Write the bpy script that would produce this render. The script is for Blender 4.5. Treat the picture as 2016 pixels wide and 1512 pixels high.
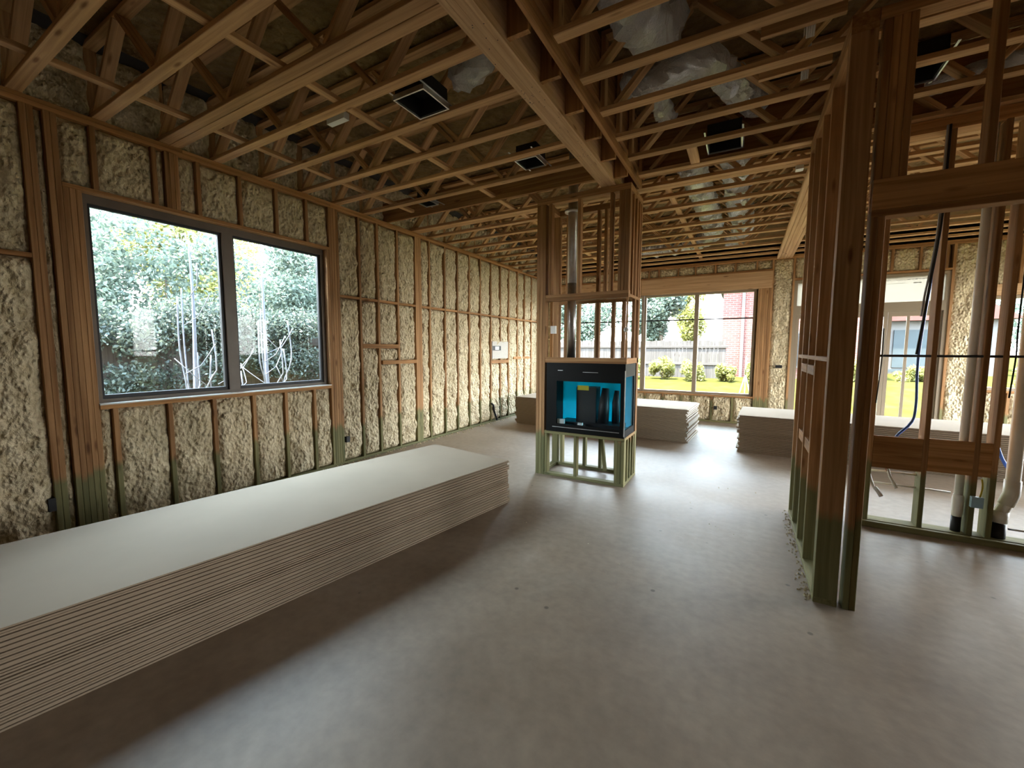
import bpy, math, random
import numpy as np
from mathutils import Matrix, Vector

# ------------------------------------------------------------------ camera, sky, sun, exposure
SC = bpy.context.scene
COL = SC.collection
for _o in list(bpy.data.objects):
    bpy.data.objects.remove(_o)
random.seed(11)
RNG = np.random.default_rng(5)
EYE = 1.70

cam_d = bpy.data.cameras.new('camera')
cam_d.sensor_fit = 'HORIZONTAL'
cam_d.sensor_width = 36.0
cam_d.lens = 36.0 * 805.5 / 2016.0
cam_d.clip_start = 0.05
cam_d.clip_end = 300
cam = bpy.data.objects.new('camera', cam_d)
COL.objects.link(cam)
SC.camera = cam
yaw, pit, rol = 0.51528, 0.08589, 0.0030
fw = Vector((-math.sin(yaw) * math.cos(pit), math.cos(yaw) * math.cos(pit), -math.sin(pit)))
rt = Vector((math.cos(yaw), math.sin(yaw), 0))
upv = rt.cross(fw)
rt2 = math.cos(rol) * rt + math.sin(rol) * upv
up2 = -math.sin(rol) * rt + math.cos(rol) * upv
cam.matrix_world = Matrix(((rt2.x, up2.x, -fw.x, 0), (rt2.y, up2.y, -fw.y, 0), (rt2.z, up2.z, -fw.z, EYE), (0, 0, 0, 1)))

world = bpy.data.worlds.new('sky')
SC.world = world
world.use_nodes = True
wn = world.node_tree.nodes
wl = world.node_tree.links
wbg = wn['Background']
wtc = wn.new('ShaderNodeTexCoord')
wsep = wn.new('ShaderNodeSeparateXYZ')
wramp = wn.new('ShaderNodeValToRGB')
wl.new(wtc.outputs['Generated'], wsep.inputs[0])
wl.new(wsep.outputs['Z'], wramp.inputs[0])
wl.new(wramp.outputs[0], wbg.inputs[0])
wramp.color_ramp.elements[0].position = 0.0
wramp.color_ramp.elements[0].color = (1.0, 0.99, 0.95, 1)
wramp.color_ramp.elements[1].position = 0.7
wramp.color_ramp.elements[1].color = (0.60, 0.80, 1.0, 1)
wbg.inputs[1].default_value = 1.25

sun_d = bpy.data.lights.new('sun', 'SUN')
sun_d.energy = 2.2
sun_d.angle = math.radians(1.0)
sun_d.color = (1.0, 0.90, 0.70)
sun = bpy.data.objects.new('sun', sun_d)
COL.objects.link(sun)
sun.rotation_euler = Vector((0.22, 0.25, -0.94)).to_track_quat('-Z', 'Y').to_euler()

vs = SC.view_settings
vs.view_transform = 'Standard'
vs.look = 'None'
vs.gamma = 1.0
vs.use_curve_mapping = False
vs.exposure = 5.0


def portal(loc, sx, sz, direction):
    """sampling guide in a window opening: gives no light of its own"""
    l = bpy.data.lights.new('window_portal', 'AREA')
    l.shape = 'RECTANGLE'
    l.size = sx
    l.size_y = sz
    l.cycles.is_portal = True
    o = bpy.data.objects.new('window_portal', l)
    COL.objects.link(o)
    o.location = loc
    o.rotation_euler = Vector(direction).to_track_quat('-Z', 'Z').to_euler()


portal((-5.25, 2.55, 2.12), 1.75, 2.4, (1, 0, 0))
portal((-2.24, 10.82, 1.85), 4.8, 2.4, (0, -1, 0))
portal((2.05, 10.82, 1.6), 2.4, 3.1, (0, -1, 0))
portal((4.75, 10.82, 1.83), 1.9, 1.7, (0, -1, 0))
portal((7.65, 8.0, 1.7), 2.6, 4.5, (-1, 0, 0))  # at the added opening in the unseen right wall

# ------------------------------------------------------------------ materials
def new_mat(name):
    m = bpy.data.materials.new(name)
    m.use_nodes = True
    nt = m.node_tree
    return m, nt.nodes, nt.links, nt.nodes['Principled BSDF']


def ramp(n, stops):
    r = n.new('ShaderNodeValToRGB')
    el = r.color_ramp.elements
    while len(el) < len(stops):
        el.new(0.5)
    for e, (p, c) in zip(el, stops):
        e.position = p
        e.color = (c[0], c[1], c[2], 1)
    return r


def srgb(r, g, b):
    f = lambda c: (c / 255 / 12.92) if c / 255 <= 0.04045 else ((c / 255 + 0.055) / 1.055) ** 2.4
    return (f(r), f(g), f(b))


def mixrgb(n, l, mode, fac, a, b):
    m = n.new('ShaderNodeMix')
    m.data_type = 'RGBA'
    m.blend_type = mode
    for sock, v in ((m.inputs['Factor'], fac), (m.inputs['A'], a), (m.inputs['B'], b)):
        if hasattr(v, 'is_linked'):
            l.new(v, sock)
        elif isinstance(v, (int, float)):
            sock.default_value = v
        else:
            sock.default_value = (v[0], v[1], v[2], 1)
    return m.outputs['Result']


def mathn(n, l, op, a, b=None, c=None):
    m = n.new('ShaderNodeMath')
    m.operation = op
    for i, v in enumerate((a, b, c)):
        if v is None:
            continue
        if hasattr(v, 'is_linked'):
            l.new(v, m.inputs[i])
        else:
            m.inputs[i].default_value = v
    return m.outputs[0]


def simple(name, color, rough=0.6, metal=0.0, noise=0.0, scale=8.0, bump=0.0, spec=0.4):
    m, n, l, p = new_mat(name)
    p.inputs['Roughness'].default_value = rough
    p.inputs['Metallic'].default_value = metal
    p.inputs['Specular IOR Level'].default_value = spec
    p.inputs['Base Color'].default_value = (*color, 1)
    if noise or bump:
        tc = n.new('ShaderNodeTexCoord')
        t = n.new('ShaderNodeTexNoise')
        t.inputs['Scale'].default_value = scale
        t.inputs['Detail'].default_value = 5
        l.new(tc.outputs['Object'], t.inputs['Vector'])
        if noise:
            r = ramp(n, [(0.25, [c * (1 - noise) for c in color]), (0.75, [min(1, c * (1 + noise)) for c in color])])
            l.new(t.outputs['Fac'], r.inputs[0])
            l.new(r.outputs[0], p.inputs['Base Color'])
        if bump:
            b = n.new('ShaderNodeBump')
            b.inputs['Strength'].default_value = bump
            b.inputs['Distance'].default_value = 0.02
            l.new(t.outputs['Fac'], b.inputs['Height'])
            l.new(b.outputs[0], p.inputs['Normal'])
    return m


def wood_mat(name, dark, light, treated=False, tint=0.35):
    """pine: grain runs along the local Z axis of every piece; treated pieces are sprayed green near the floor"""
    m, n, l, p = new_mat(name)
    p.inputs['Roughness'].default_value = 0.72
    p.inputs['Specular IOR Level'].default_value = 0.25
    tc = n.new('ShaderNodeTexCoord')
    oi = n.new('ShaderNodeObjectInfo')
    off = n.new('ShaderNodeVectorMath')
    off.operation = 'ADD'
    cmb = n.new('ShaderNodeCombineXYZ')
    l.new(mathn(n, l, 'MULTIPLY', oi.outputs['Random'], 37.0), cmb.inputs[0])
    l.new(mathn(n, l, 'MULTIPLY', oi.outputs['Random'], 91.0), cmb.inputs[2])
    l.new(tc.outputs['Object'], off.inputs[0])
    l.new(cmb.outputs[0], off.inputs[1])
    mp = n.new('ShaderNodeMapping')
    mp.inputs['Scale'].default_value = (34, 34, 1.1)
    l.new(off.outputs[0], mp.inputs[0])
    t = n.new('ShaderNodeTexNoise')
    t.inputs['Scale'].default_value = 1.0
    t.inputs['Detail'].default_value = 4
    t.inputs['Distortion'].default_value = 0.6
    l.new(mp.outputs[0], t.inputs['Vector'])
    r = ramp(n, [(0.28, dark), (0.62, light), (0.85, [min(1, c * 1.15) for c in light])])
    l.new(t.outputs['Fac'], r.inputs[0])
    # knots
    mk = n.new('ShaderNodeMapping')
    mk.inputs['Scale'].default_value = (9, 9, 2.2)
    l.new(off.outputs[0], mk.inputs[0])
    v = n.new('ShaderNodeTexVoronoi')
    v.inputs['Scale'].default_value = 1.0
    l.new(mk.outputs[0], v.inputs['Vector'])
    kr = ramp(n, [(0.06, (0.30, 0.2, 0.13)), (0.16, (1, 1, 1))])
    l.new(v.outputs['Distance'], kr.inputs[0])
    c1 = mixrgb(n, l, 'MULTIPLY', 0.8, r.outputs[0], kr.outputs[0])
    # piece to piece difference
    tr = ramp(n, [(0.0, (1 - tint, 1 - tint * 1.15, 1 - tint * 1.3)), (1.0, (1 + tint * 0.4, 1 + tint * 0.35, 1 + tint * 0.3))])
    l.new(oi.outputs['Random'], tr.inputs[0])
    c2 = mixrgb(n, l, 'MULTIPLY', 1.0, c1, tr.outputs[0])
    if treated:
        g = n.new('ShaderNodeNewGeometry')
        s = n.new('ShaderNodeSeparateXYZ')
        l.new(g.outputs['Position'], s.inputs[0])
        edge = mathn(n, l, 'ADD', mathn(n, l, 'MULTIPLY', t.outputs['Fac'], 0.12), mathn(n, l, 'MULTIPLY', oi.outputs['Random'], 0.12))
        edge = mathn(n, l, 'ADD', edge, 0.50)
        d = mathn(n, l, 'SUBTRACT', edge, s.outputs['Z'])
        f = mathn(n, l, 'MULTIPLY', d, 14.0)
        cl = n.new('ShaderNodeClamp')
        l.new(f, cl.inputs[0])
        gf = mathn(n, l, 'MULTIPLY', cl.outputs[0], 0.72)
        green = mixrgb(n, l, 'MULTIPLY', 1.0, c2, (0.34, 0.70, 0.62))
        green = mixrgb(n, l, 'MIX', 0.45, green, (0.085, 0.17, 0.085))
        c2 = mixrgb(n, l, 'MIX', gf, c2, green)
    l.new(c2, p.inputs['Base Color'])
    b = n.new('ShaderNodeBump')
    b.inputs['Strength'].default_value = 0.15
    b.inputs['Distance'].default_value = 0.004
    l.new(t.outputs['Fac'], b.inputs['Height'])
    l.new(b.outputs[0], p.inputs['Normal'])
    return m


M = {}
M['wood'] = wood_mat('pine_lumber', (0.28, 0.135, 0.048), (0.50, 0.27, 0.112))
M['stud'] = wood_mat('pine_stud', (0.26, 0.13, 0.052), (0.46, 0.265, 0.125), treated=True)
M['beam'] = wood_mat('laminated_beam', (0.46, 0.28, 0.14), (0.64, 0.42, 0.24), tint=0.15)
M['truss'] = wood_mat('truss_lumber', (0.36, 0.20, 0.085), (0.60, 0.365, 0.18), tint=0.25)
M['fence'] = wood_mat('weathered_fence', (0.042, 0.036, 0.034), (0.078, 0.068, 0.064), tint=0.2)
M['frame'] = simple('bronze_window_frame', (0.13, 0.10, 0.075), 0.45, 0.0, 0.15, 5)
M['frame_tan'] = simple('tan_vinyl_frame', (0.30, 0.24, 0.17), 0.5)
M['black'] = simple('black_steel', (0.004, 0.004, 0.004), 0.5, 0.0, spec=0.15)
M['dark'] = simple('dark_plastic', (0.012, 0.012, 0.014), 0.5)
M['white_pvc'] = simple('white_pvc', (0.78, 0.76, 0.70), 0.35, 0, 0.06, 9)
M['blue_pipe'] = simple('blue_tubing', (0.05, 0.14, 0.55), 0.4)
M['red_pipe'] = simple('red_tubing', (0.25, 0.04, 0.02), 0.4)
M['metal'] = simple('galvanised_steel', (0.55, 0.56, 0.57), 0.38, 1.0, 0.15, 14)
M['white_box'] = simple('white_plate', (0.75, 0.74, 0.70), 0.5)
M['blue_box'] = simple('pale_blue_box', (0.30, 0.45, 0.55), 0.5)
M['wire'] = simple('black_cable', (0.01, 0.01, 0.012), 0.5)
M['greywire'] = simple('grey_cable', (0.35, 0.35, 0.36), 0.5)
M['paper'] = simple('drywall_paper', (0.33, 0.252, 0.175), 0.85, 0, 0.07, 1.6, 0, 0.2)
M['gypsum'] = simple('drywall_end', (0.50, 0.47, 0.42), 0.9, 0, 0.08, 30)
M['trunk'] = simple('bark', (0.10, 0.075, 0.055), 0.9, 0, 0.3, 12, 0.4)
M['pale_trunk'] = simple('pale_bark', (0.13, 0.145, 0.19), 0.8, 0, 0.2, 12)
M['yellow'] = simple('yellow_label', (0.55, 0.42, 0.02), 0.6)
M['shingle'] = simple('roof_shingles', (0.05, 0.047, 0.05), 0.9, 0, 0.3, 8)
M['redroof'] = simple('red_gable', (0.075, 0.020, 0.015), 0.8, 0, 0.2, 6)
M['whitewall'] = simple('white_siding', (0.075, 0.073, 0.072), 0.8, 0, 0.05, 3)
M['bluegrey'] = simple('blue_grey_siding', (0.024, 0.032, 0.036), 0.8, 0, 0.1, 3)


def m_foil():
    m, n, l, p = new_mat('silver_duct_foil')
    p.inputs['Base Color'].default_value = (0.92, 0.92, 0.92, 1)
    p.inputs['Metallic'].default_value = 0.60
    p.inputs['Roughness'].default_value = 0.22
    tc = n.new('ShaderNodeTexCoord')
    v = n.new('ShaderNodeTexNoise')
    v.inputs['Scale'].default_value = 13
    v.inputs['Detail'].default_value = 6
    v.inputs['Roughness'].default_value = 0.75
    l.new(tc.outputs['Object'], v.inputs['Vector'])
    b = n.new('ShaderNodeBump')
    b.inputs['Strength'].default_value = 1.0
    b.inputs['Distance'].default_value = 0.09
    l.new(v.outputs['Fac'], b.inputs['Height'])
    l.new(b.outputs[0], p.inputs['Normal'])
    return m


def m_foam(name, a, b_, scale, strength):
    m, n, l, p = new_mat(name)
    p.inputs['Roughness'].default_value = 0.75
    p.inputs['Specular IOR Level'].default_value = 0.3
    g = n.new('ShaderNodeNewGeometry')
    mp = n.new('ShaderNodeMapping')
    mp.inputs['Scale'].default_value = (1, 1, 0.7)
    l.new(g.outputs['Position'], mp.inputs[0])
    t = n.new('ShaderNodeTexNoise')
    t.inputs['Scale'].default_value = scale
    t.inputs['Detail'].default_value = 6
    t.inputs['Roughness'].default_value = 0.62
    l.new(mp.outputs[0], t.inputs['Vector'])
    v = n.new('ShaderNodeTexVoronoi')
    v.feature = 'SMOOTH_F1'
    v.inputs['Scale'].default_value = scale * 2.2
    l.new(mp.outputs[0], v.inputs['Vector'])
    r = ramp(n, [(0.3, a), (0.7, b_)])
    l.new(t.outputs['Fac'], r.inputs[0])
    l.new(r.outputs[0], p.inputs['Base Color'])
    h = mathn(n, l, 'SUBTRACT', mathn(n, l, 'MULTIPLY', t.outputs['Fac'], 1.2), v.outputs['Distance'])
    b = n.new('ShaderNodeBump')
    b.inputs['Strength'].default_value = strength
    b.inputs['Distance'].default_value = 0.055
    l.new(h, b.inputs['Height'])
    l.new(b.outputs[0], p.inputs['Normal'])
    return m


def m_concrete():
    m, n, l, p = new_mat('concrete_slab')
    g = n.new('ShaderNodeNewGeometry')
    t = n.new('ShaderNodeTexNoise')
    t.inputs['Scale'].default_value = 0.9
    t.inputs['Detail'].default_value = 7
    t.inputs['Roughness'].default_value = 0.6
    l.new(g.outputs['Position'], t.inputs['Vector'])
    r = ramp(n, [(0.3, (0.21, 0.148, 0.095)), (0.55, (0.295, 0.22, 0.152)), (0.75, (0.37, 0.295, 0.222))])
    l.new(t.outputs['Fac'], r.inputs[0])
    t2 = n.new('ShaderNodeTexNoise')
    t2.inputs['Scale'].default_value = 14
    t2.inputs['Detail'].default_value = 8
    l.new(g.outputs['Position'], t2.inputs['Vector'])
    r2 = ramp(n, [(0.3, (0.86, 0.86, 0.86)), (0.7, (1.08, 1.08, 1.08))])
    l.new(t2.outputs['Fac'], r2.inputs[0])
    c = mixrgb(n, l, 'MULTIPLY', 1.0, r.outputs[0], r2.outputs[0])
    # scattered specks of dried mud and plaster
    v = n.new('ShaderNodeTexVoronoi')
    v.inputs['Scale'].default_value = 3.2
    l.new(g.outputs['Position'], v.inputs['Vector'])
    sp = ramp(n, [(0.035, (0.25, 0.22, 0.2)), (0.06, (1, 1, 1))])
    l.new(v.outputs['Distance'], sp.inputs[0])
    c = mixrgb(n, l, 'MULTIPLY', 0.7, c, sp.outputs[0])
    l.new(c, p.inputs['Base Color'])
    rr = ramp(n, [(0.3, (0.48, 0.48, 0.48)), (0.7, (0.62, 0.62, 0.62))])
    l.new(t.outputs['Fac'], rr.inputs[0])
    l.new(rr.outputs[0], p.inputs['Roughness'])
    p.inputs['Specular IOR Level'].default_value = 0.5
    b = n.new('ShaderNodeBump')
    b.inputs['Strength'].default_value = 0.12
    b.inputs['Distance'].default_value = 0.01
    l.new(t2.outputs['Fac'], b.inputs['Height'])
    l.new(b.outputs[0], p.inputs['Normal'])
    return m


def m_glass(name, tint=(0.93, 0.96, 0.97)):
    m, n, l, p = new_mat(name)
    n.remove(p)
    out = n['Material Output']
    tr = n.new('ShaderNodeBsdfTransparent')
    tr.inputs[0].default_value = (*tint, 1)
    gl = n.new('ShaderNodeBsdfGlossy')
    gl.inputs['Roughness'].default_value = 0.02
    fr = n.new('ShaderNodeFresnel')
    fr.inputs['IOR'].default_value = 1.18
    mx = n.new('ShaderNodeMixShader')
    l.new(fr.outputs[0], mx.inputs[0])
    l.new(tr.outputs[0], mx.inputs[1])
    l.new(gl.outputs[0], mx.inputs[2])
    l.new(mx.outputs[0], out.inputs[0])
    return m


def m_film(name, color, fac):
    """coloured plastic film: part lets the view through, part scatters light"""
    m, n, l, p = new_mat(name)
    n.remove(p)
    out = n['Material Output']
    tr = n.new('ShaderNodeBsdfTransparent')
    tr.inputs[0].default_value = (*color, 1)
    tl = n.new('ShaderNodeBsdfTranslucent')
    tl.inputs[0].default_value = (*color, 1)
    df = n.new('ShaderNodeBsdfDiffuse')
    df.inputs[0].default_value = (*[c * 0.8 for c in color], 1)
    m2 = n.new('ShaderNodeMixShader')
    m2.inputs[0].default_value = 0.25
    l.new(tl.outputs[0], m2.inputs[1])
    l.new(df.outputs[0], m2.inputs[2])
    mx = n.new('ShaderNodeMixShader')
    mx.inputs[0].default_value = fac
    l.new(tr.outputs[0], mx.inputs[1])
    l.new(m2.outputs[0], mx.inputs[2])
    l.new(mx.outputs[0], out.inputs[0])
    return m


def m_leaf(name, a, b_):
    m, n, l, p = new_mat(name)
    out = n['Material Output']
    g = n.new('ShaderNodeNewGeometry')
    r = ramp(n, [(0.0, a), (1.0, b_)])
    l.new(g.outputs['Random Per Island'], r.inputs[0])
    l.new(r.outputs[0], p.inputs['Base Color'])
    p.inputs['Roughness'].default_value = 0.55
    tl = n.new('ShaderNodeBsdfTranslucent')
    l.new(r.outputs[0], tl.inputs[0])
    mx = n.new('ShaderNodeMixShader')
    mx.inputs[0].default_value = 0.45
    l.new(p.outputs[0], mx.inputs[1])
    l.new(tl.outputs[0], mx.inputs[2])
    l.new(mx.outputs[0], out.inputs[0])
    return m


def m_brick():
    m, n, l, p = new_mat('red_brick')
    tc = n.new('ShaderNodeTexCoord')
    mp = n.new('ShaderNodeMapping')
    mp.inputs['Rotation'].default_value = (math.radians(90), 0, 0)
    l.new(tc.outputs['Object'], mp.inputs[0])
    b = n.new('ShaderNodeTexBrick')
    b.inputs['Color1'].default_value = (0.10, 0.028, 0.022, 1)
    b.inputs['Color2'].default_value = (0.125, 0.038, 0.03, 1)
    b.inputs['Mortar'].default_value = (0.14, 0.085, 0.078, 1)
    b.inputs['Scale'].default_value = 1.0
    b.inputs['Brick Width'].default_value = 0.24
    b.inputs['Row Height'].default_value = 0.085
    b.inputs['Mortar Size'].default_value = 0.012
    l.new(mp.outputs[0], b.inputs['Vector'])
    l.new(b.outputs[0], p.inputs['Base Color'])
    p.inputs['Roughness'].default_value = 0.85
    return m


def m_grass():
    m, n, l, p = new_mat('lawn_ground')
    g = n.new('ShaderNodeNewGeometry')
    t = n.new('ShaderNodeTexNoise')
    t.inputs['Scale'].default_value = 2.2
    t.inputs['Detail'].default_value = 8
    l.new(g.outputs['Position'], t.inputs['Vector'])
    r = ramp(n, [(0.3, (0.027, 0.027, 0.007)), (0.6, (0.040, 0.038, 0.011)), (0.8, (0.050, 0.044, 0.016))])
    l.new(t.outputs['Fac'], r.inputs[0])
    l.new(r.outputs[0], p.inputs['Base Color'])
    p.inputs['Roughness'].default_value = 1.0
    p.inputs['Specular IOR Level'].default_value = 0.0
    return m


M['foil'] = m_foil()
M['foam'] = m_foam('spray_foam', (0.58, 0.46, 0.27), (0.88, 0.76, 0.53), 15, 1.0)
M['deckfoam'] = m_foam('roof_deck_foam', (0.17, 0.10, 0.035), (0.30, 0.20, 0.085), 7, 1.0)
M['concrete'] = m_concrete()
M['glass'] = m_glass('window_glass')
M['bluefilm'] = m_film('blue_protective_film', (0.02, 0.50, 0.62), 0.8)
M['bluefilm_clear'] = m_film('blue_protective_film_thin', (0.62, 0.90, 0.98), 0.10)
M['whitefilm'] = m_film('cream_window_film', (0.36, 0.335, 0.29), 0.9)
M['osb'] = simple('board_sheathing', (0.36, 0.25, 0.13), 0.85, 0, 0.25, 9)
M['leaf_dark'] = m_leaf('dark_leaves', (0.030, 0.040, 0.034), (0.085, 0.105, 0.08))
M['leaf_mid'] = m_leaf('green_leaves', (0.055, 0.078, 0.062), (0.145, 0.18, 0.14))
M['leaf_yellow'] = m_leaf('yellow_green_leaves', (0.13, 0.14, 0.035), (0.28, 0.255, 0.085))
M['brick'] = m_brick()
M['grass'] = m_grass()

# ------------------------------------------------------------------ object helpers
W = {}
MESH = {}


def link(o, parent=None, mw=None):
    COL.objects.link(o)
    mw = mw or Matrix.Identity(4)
    if parent is not None:
        o.parent = parent
        o.matrix_parent_inverse = W[parent.name].inverted()
    o.matrix_basis = mw
    W[o.name] = mw.copy()
    return o


def tag(o, label=None, cat=None, group=None, kind=None):
    if label:
        o['label'] = label
    if cat:
        o['category'] = cat
    if group:
        o['group'] = group
    if kind:
        o['kind'] = kind
    return o


def empty(name, loc, label, cat, group=None, kind=None):
    o = bpy.data.objects.new(name, None)
    o.empty_display_size = 0.1
    link(o, None, Matrix.Translation(loc))
    return tag(o, label, cat, group, kind)


def mesh_obj(name, verts, faces, mat, parent=None, mw=None, smooth=False):
    me = bpy.data.meshes.new(name)
    me.from_pydata([tuple(v) for v in verts], [], [tuple(f) for f in faces])
    me.materials.append(M[mat])
    if smooth:
        me.shade_smooth()
    me.update()
    return link(bpy.data.objects.new(name, me), parent, mw)


def lumber_mesh(L, w, h, mat, ch):
    key = (round(L, 3), round(w, 4), round(h, 4), mat, ch)
    if key in MESH:
        return MESH[key]
    a, b = w / 2, h / 2
    c = min(ch, a * 0.4, b * 0.4)
    ring = [(-a + c, -b), (a - c, -b), (a, -b + c), (a, b - c), (a - c, b), (-a + c, b), (-a, b - c), (-a, -b + c)]
    v = [(x, y, -L / 2) for x, y in ring] + [(x, y, L / 2) for x, y in ring]
    f = [(i, (i + 1) % 8, 8 + (i + 1) % 8, 8 + i) for i in range(8)]
    f += [tuple(range(7, -1, -1)), tuple(range(8, 16))]
    me = bpy.data.meshes.new('lumber')
    me.from_pydata(v, [], f)
    me.materials.append(M[mat])
    me.update()
    MESH[key] = me
    return me


def lumber(name, p0, p1, w, h, wd, parent=None, mat='wood', ch=0.003):
    """a board from p0 to p1, w wide along wd, h across it; local Z follows the grain"""
    p0, p1 = Vector(p0), Vector(p1)
    d = p1 - p0
    L = d.length
    z = d.normalized()
    x = Vector(wd)
    x = (x - z * x.dot(z)).normalized()
    y = z.cross(x)
    c = (p0 + p1) / 2
    mw = Matrix(((x.x, y.x, z.x, c.x), (x.y, y.y, z.y, c.y), (x.z, y.z, z.z, c.z), (0, 0, 0, 1)))
    return link(bpy.data.objects.new(name, lumber_mesh(L, w, h, mat, ch)), parent, mw)


def box(name, x0, x1, y0, y1, z0, z1, parent=None, mat='wood', ch=0.003):
    s = (x1 - x0, y1 - y0, z1 - z0)
    c = ((x0 + x1) / 2, (y0 + y1) / 2, (z0 + z1) / 2)
    k = max(range(3), key=lambda i: s[i])
    if k == 0:
        return lumber(name, (x0, c[1], c[2]), (x1, c[1], c[2]), s[1], s[2], (0, 1, 0), parent, mat, ch)
    if k == 1:
        return lumber(name, (c[0], y0, c[2]), (c[0], y1, c[2]), s[0], s[2], (1, 0, 0), parent, mat, ch)
    return lumber(name, (c[0], c[1], z0), (c[0], c[1], z1), s[0], s[1], (1, 0, 0), parent, mat, ch)


def multi(name, boxes, mat, parent=None):
    """several boxes (x0,x1,y0,y1,z0,z1) that are one solid piece"""
    v, f = [], []
    for x0, x1, y0, y1, z0, z1 in boxes:
        o = len(v)
        v += [(x0, y0, z0), (x1, y0, z0), (x1, y1, z0), (x0, y1, z0), (x0, y0, z1), (x1, y0, z1), (x1, y1, z1), (x0, y1, z1)]
        f += [tuple(o + i for i in q) for q in ((0, 3, 2, 1), (4, 5, 6, 7), (0, 1, 5, 4), (1, 2, 6, 5), (2, 3, 7, 6), (3, 0, 4, 7))]
    return mesh_obj(name, v, f, mat, parent)


def tube(name, path, rad, mat, parent=None, seg=14, smooth=True, wobble=0.0, step=None):
    pts = [Vector(p) for p in path]
    if step:
        out = [pts[0]]
        n = len(pts)
        for i in range(n - 1):
            p0 = pts[max(i - 1, 0)]
            p1, p2 = pts[i], pts[i + 1]
            p3 = pts[min(i + 2, n - 1)]
            k = max(1, int((p2 - p1).length / step))
            for j in range(1, k + 1):
                t = j / k
                out.append(0.5 * ((2 * p1) + (p2 - p0) * t + (2 * p0 - 5 * p1 + 4 * p2 - p3) * t * t + (3 * p1 - p0 - 3 * p2 + p3) * t ** 3))
        pts = out
    v, f = [], []
    t0 = (pts[1] - pts[0]).normalized()
    a = Vector((0, 0, 1)) if abs(t0.z) < 0.9 else Vector((1, 0, 0))
    nx = (a - t0 * a.dot(t0)).normalized()
    for i, p in enumerate(pts):
        t = (pts[min(i + 1, len(pts) - 1)] - pts[max(i - 1, 0)]).normalized()
        nx = (nx - t * nx.dot(t)).normalized()
        ny = t.cross(nx)
        r = rad(i) if callable(rad) else rad
        for k in range(seg):
            an = 2 * math.pi * k / seg
            rr = r * (1 + wobble * (random.random() - 0.5))
            q = p + nx * math.cos(an) * rr + ny * math.sin(an) * rr
            v.append(tuple(q))
    n = len(pts)
    for i in range(n - 1):
        for k in range(seg):
            f.append((i * seg + k, i * seg + (k + 1) % seg, (i + 1) * seg + (k + 1) % seg, (i + 1) * seg + k))
    f.append(tuple(range(seg - 1, -1, -1)))
    f.append(tuple((n - 1) * seg + k for k in range(seg)))
    return mesh_obj(name, v, f, mat, parent, smooth=smooth)


_LAT = RNG.random((256, 256))


def vnoise(x, y):
    xi, yi = np.floor(x).astype(int), np.floor(y).astype(int)
    fx, fy = x - xi, y - yi
    fx, fy = fx * fx * (3 - 2 * fx), fy * fy * (3 - 2 * fy)
    g = lambda i, j: _LAT[i % 256, j % 256]
    return (g(xi, yi) * (1 - fx) + g(xi + 1, yi) * fx) * (1 - fy) + (g(xi, yi + 1) * (1 - fx) + g(xi + 1, yi + 1) * fx) * fy


def foam(parent, axis, u0, u1, z0, z1, face, res=0.022, deep=0.05, amp=1.0):
    """a lumpy cushion of sprayed foam filling one bay; axis 'x': wall at x = face looking to +x, 'y': wall at y = face looking to -y"""
    if u1 - u0 < 0.025 or z1 - z0 < 0.04:
        return
    nu, nz = max(3, int((u1 - u0) / res)), max(3, int((z1 - z0) / (res * 1.15)))
    if u1 - u0 > 0.2:
        u0, u1 = u0 - 0.012, u1 + 0.012
    U, Z = np.meshgrid(np.linspace(u0, u1, nu + 1), np.linspace(z0, z1, nz + 1), indexing='ij')
    s = (U - u0) / (u1 - u0)
    t = np.minimum(Z - z0, z1 - Z)
    prof = np.clip(np.minimum(s, 1 - s) * (u1 - u0) / 0.055, 0, 1) ** 0.6 * np.clip(t / 0.05, 0, 1) ** 0.6
    o = random.random() * 90
    nn = 0.5 * vnoise(U * 9 + o, Z * 6 + o) + 0.32 * vnoise(U * 24 + o, Z * 17 + 3) + 0.24 * vnoise(U * 52, Z * 44 + o)
    d = -deep + prof * (deep * 0.30 + deep * 1.45 * amp * (nn - 0.2))
    if axis == 'x':
        V = np.stack([face + d, U, Z], -1).reshape(-1, 3)
    else:
        V = np.stack([U, face - d, Z], -1).reshape(-1, 3)
    idx = np.arange((nu + 1) * (nz + 1)).reshape(nu + 1, nz + 1)
    q = np.stack([idx[:-1, :-1], idx[1:, :-1], idx[1:, 1:], idx[:-1, 1:]], -1).reshape(-1, 4)
    return mesh_obj('foam_panel', V.tolist(), q.tolist(), 'foam', parent, smooth=True)


PLATE0, PLATE1 = 3.627, 3.70      # underside and top of the wall plates
XL = -5.046                        # inner face of the left wall
YF = 10.60                         # inner face of the far wall
T = 0.038                          # lumber thickness
D6 = 0.140                         # depth of the outer walls

# ------------------------------------------------------------------ floor
floor = multi('floor', [(-5.3, 7.7, -3.7, 10.85, -0.3, 0.0)], 'concrete')
tag(floor, 'bare mottled concrete slab floor of the whole room', 'floor', kind='structure')
gxs, gprof = (-60, -8, 8, 60), ((-40, -0.25), (11.3, -0.25), (13.5, 0.10), (16.5, 0.55), (22, 0.6), (110, 0.8))
gv = [(x, y, z) for y, z in gprof for x in gxs]
gf = [(r * 4 + c, r * 4 + c + 1, r * 4 + c + 5, r * 4 + c + 4) for r in range(5) for c in range(3)]
ground = mesh_obj('ground', gv, gf, 'grass')
tag(ground, 'sunlit yellow green lawn around the house', 'lawn', kind='structure')

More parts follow.
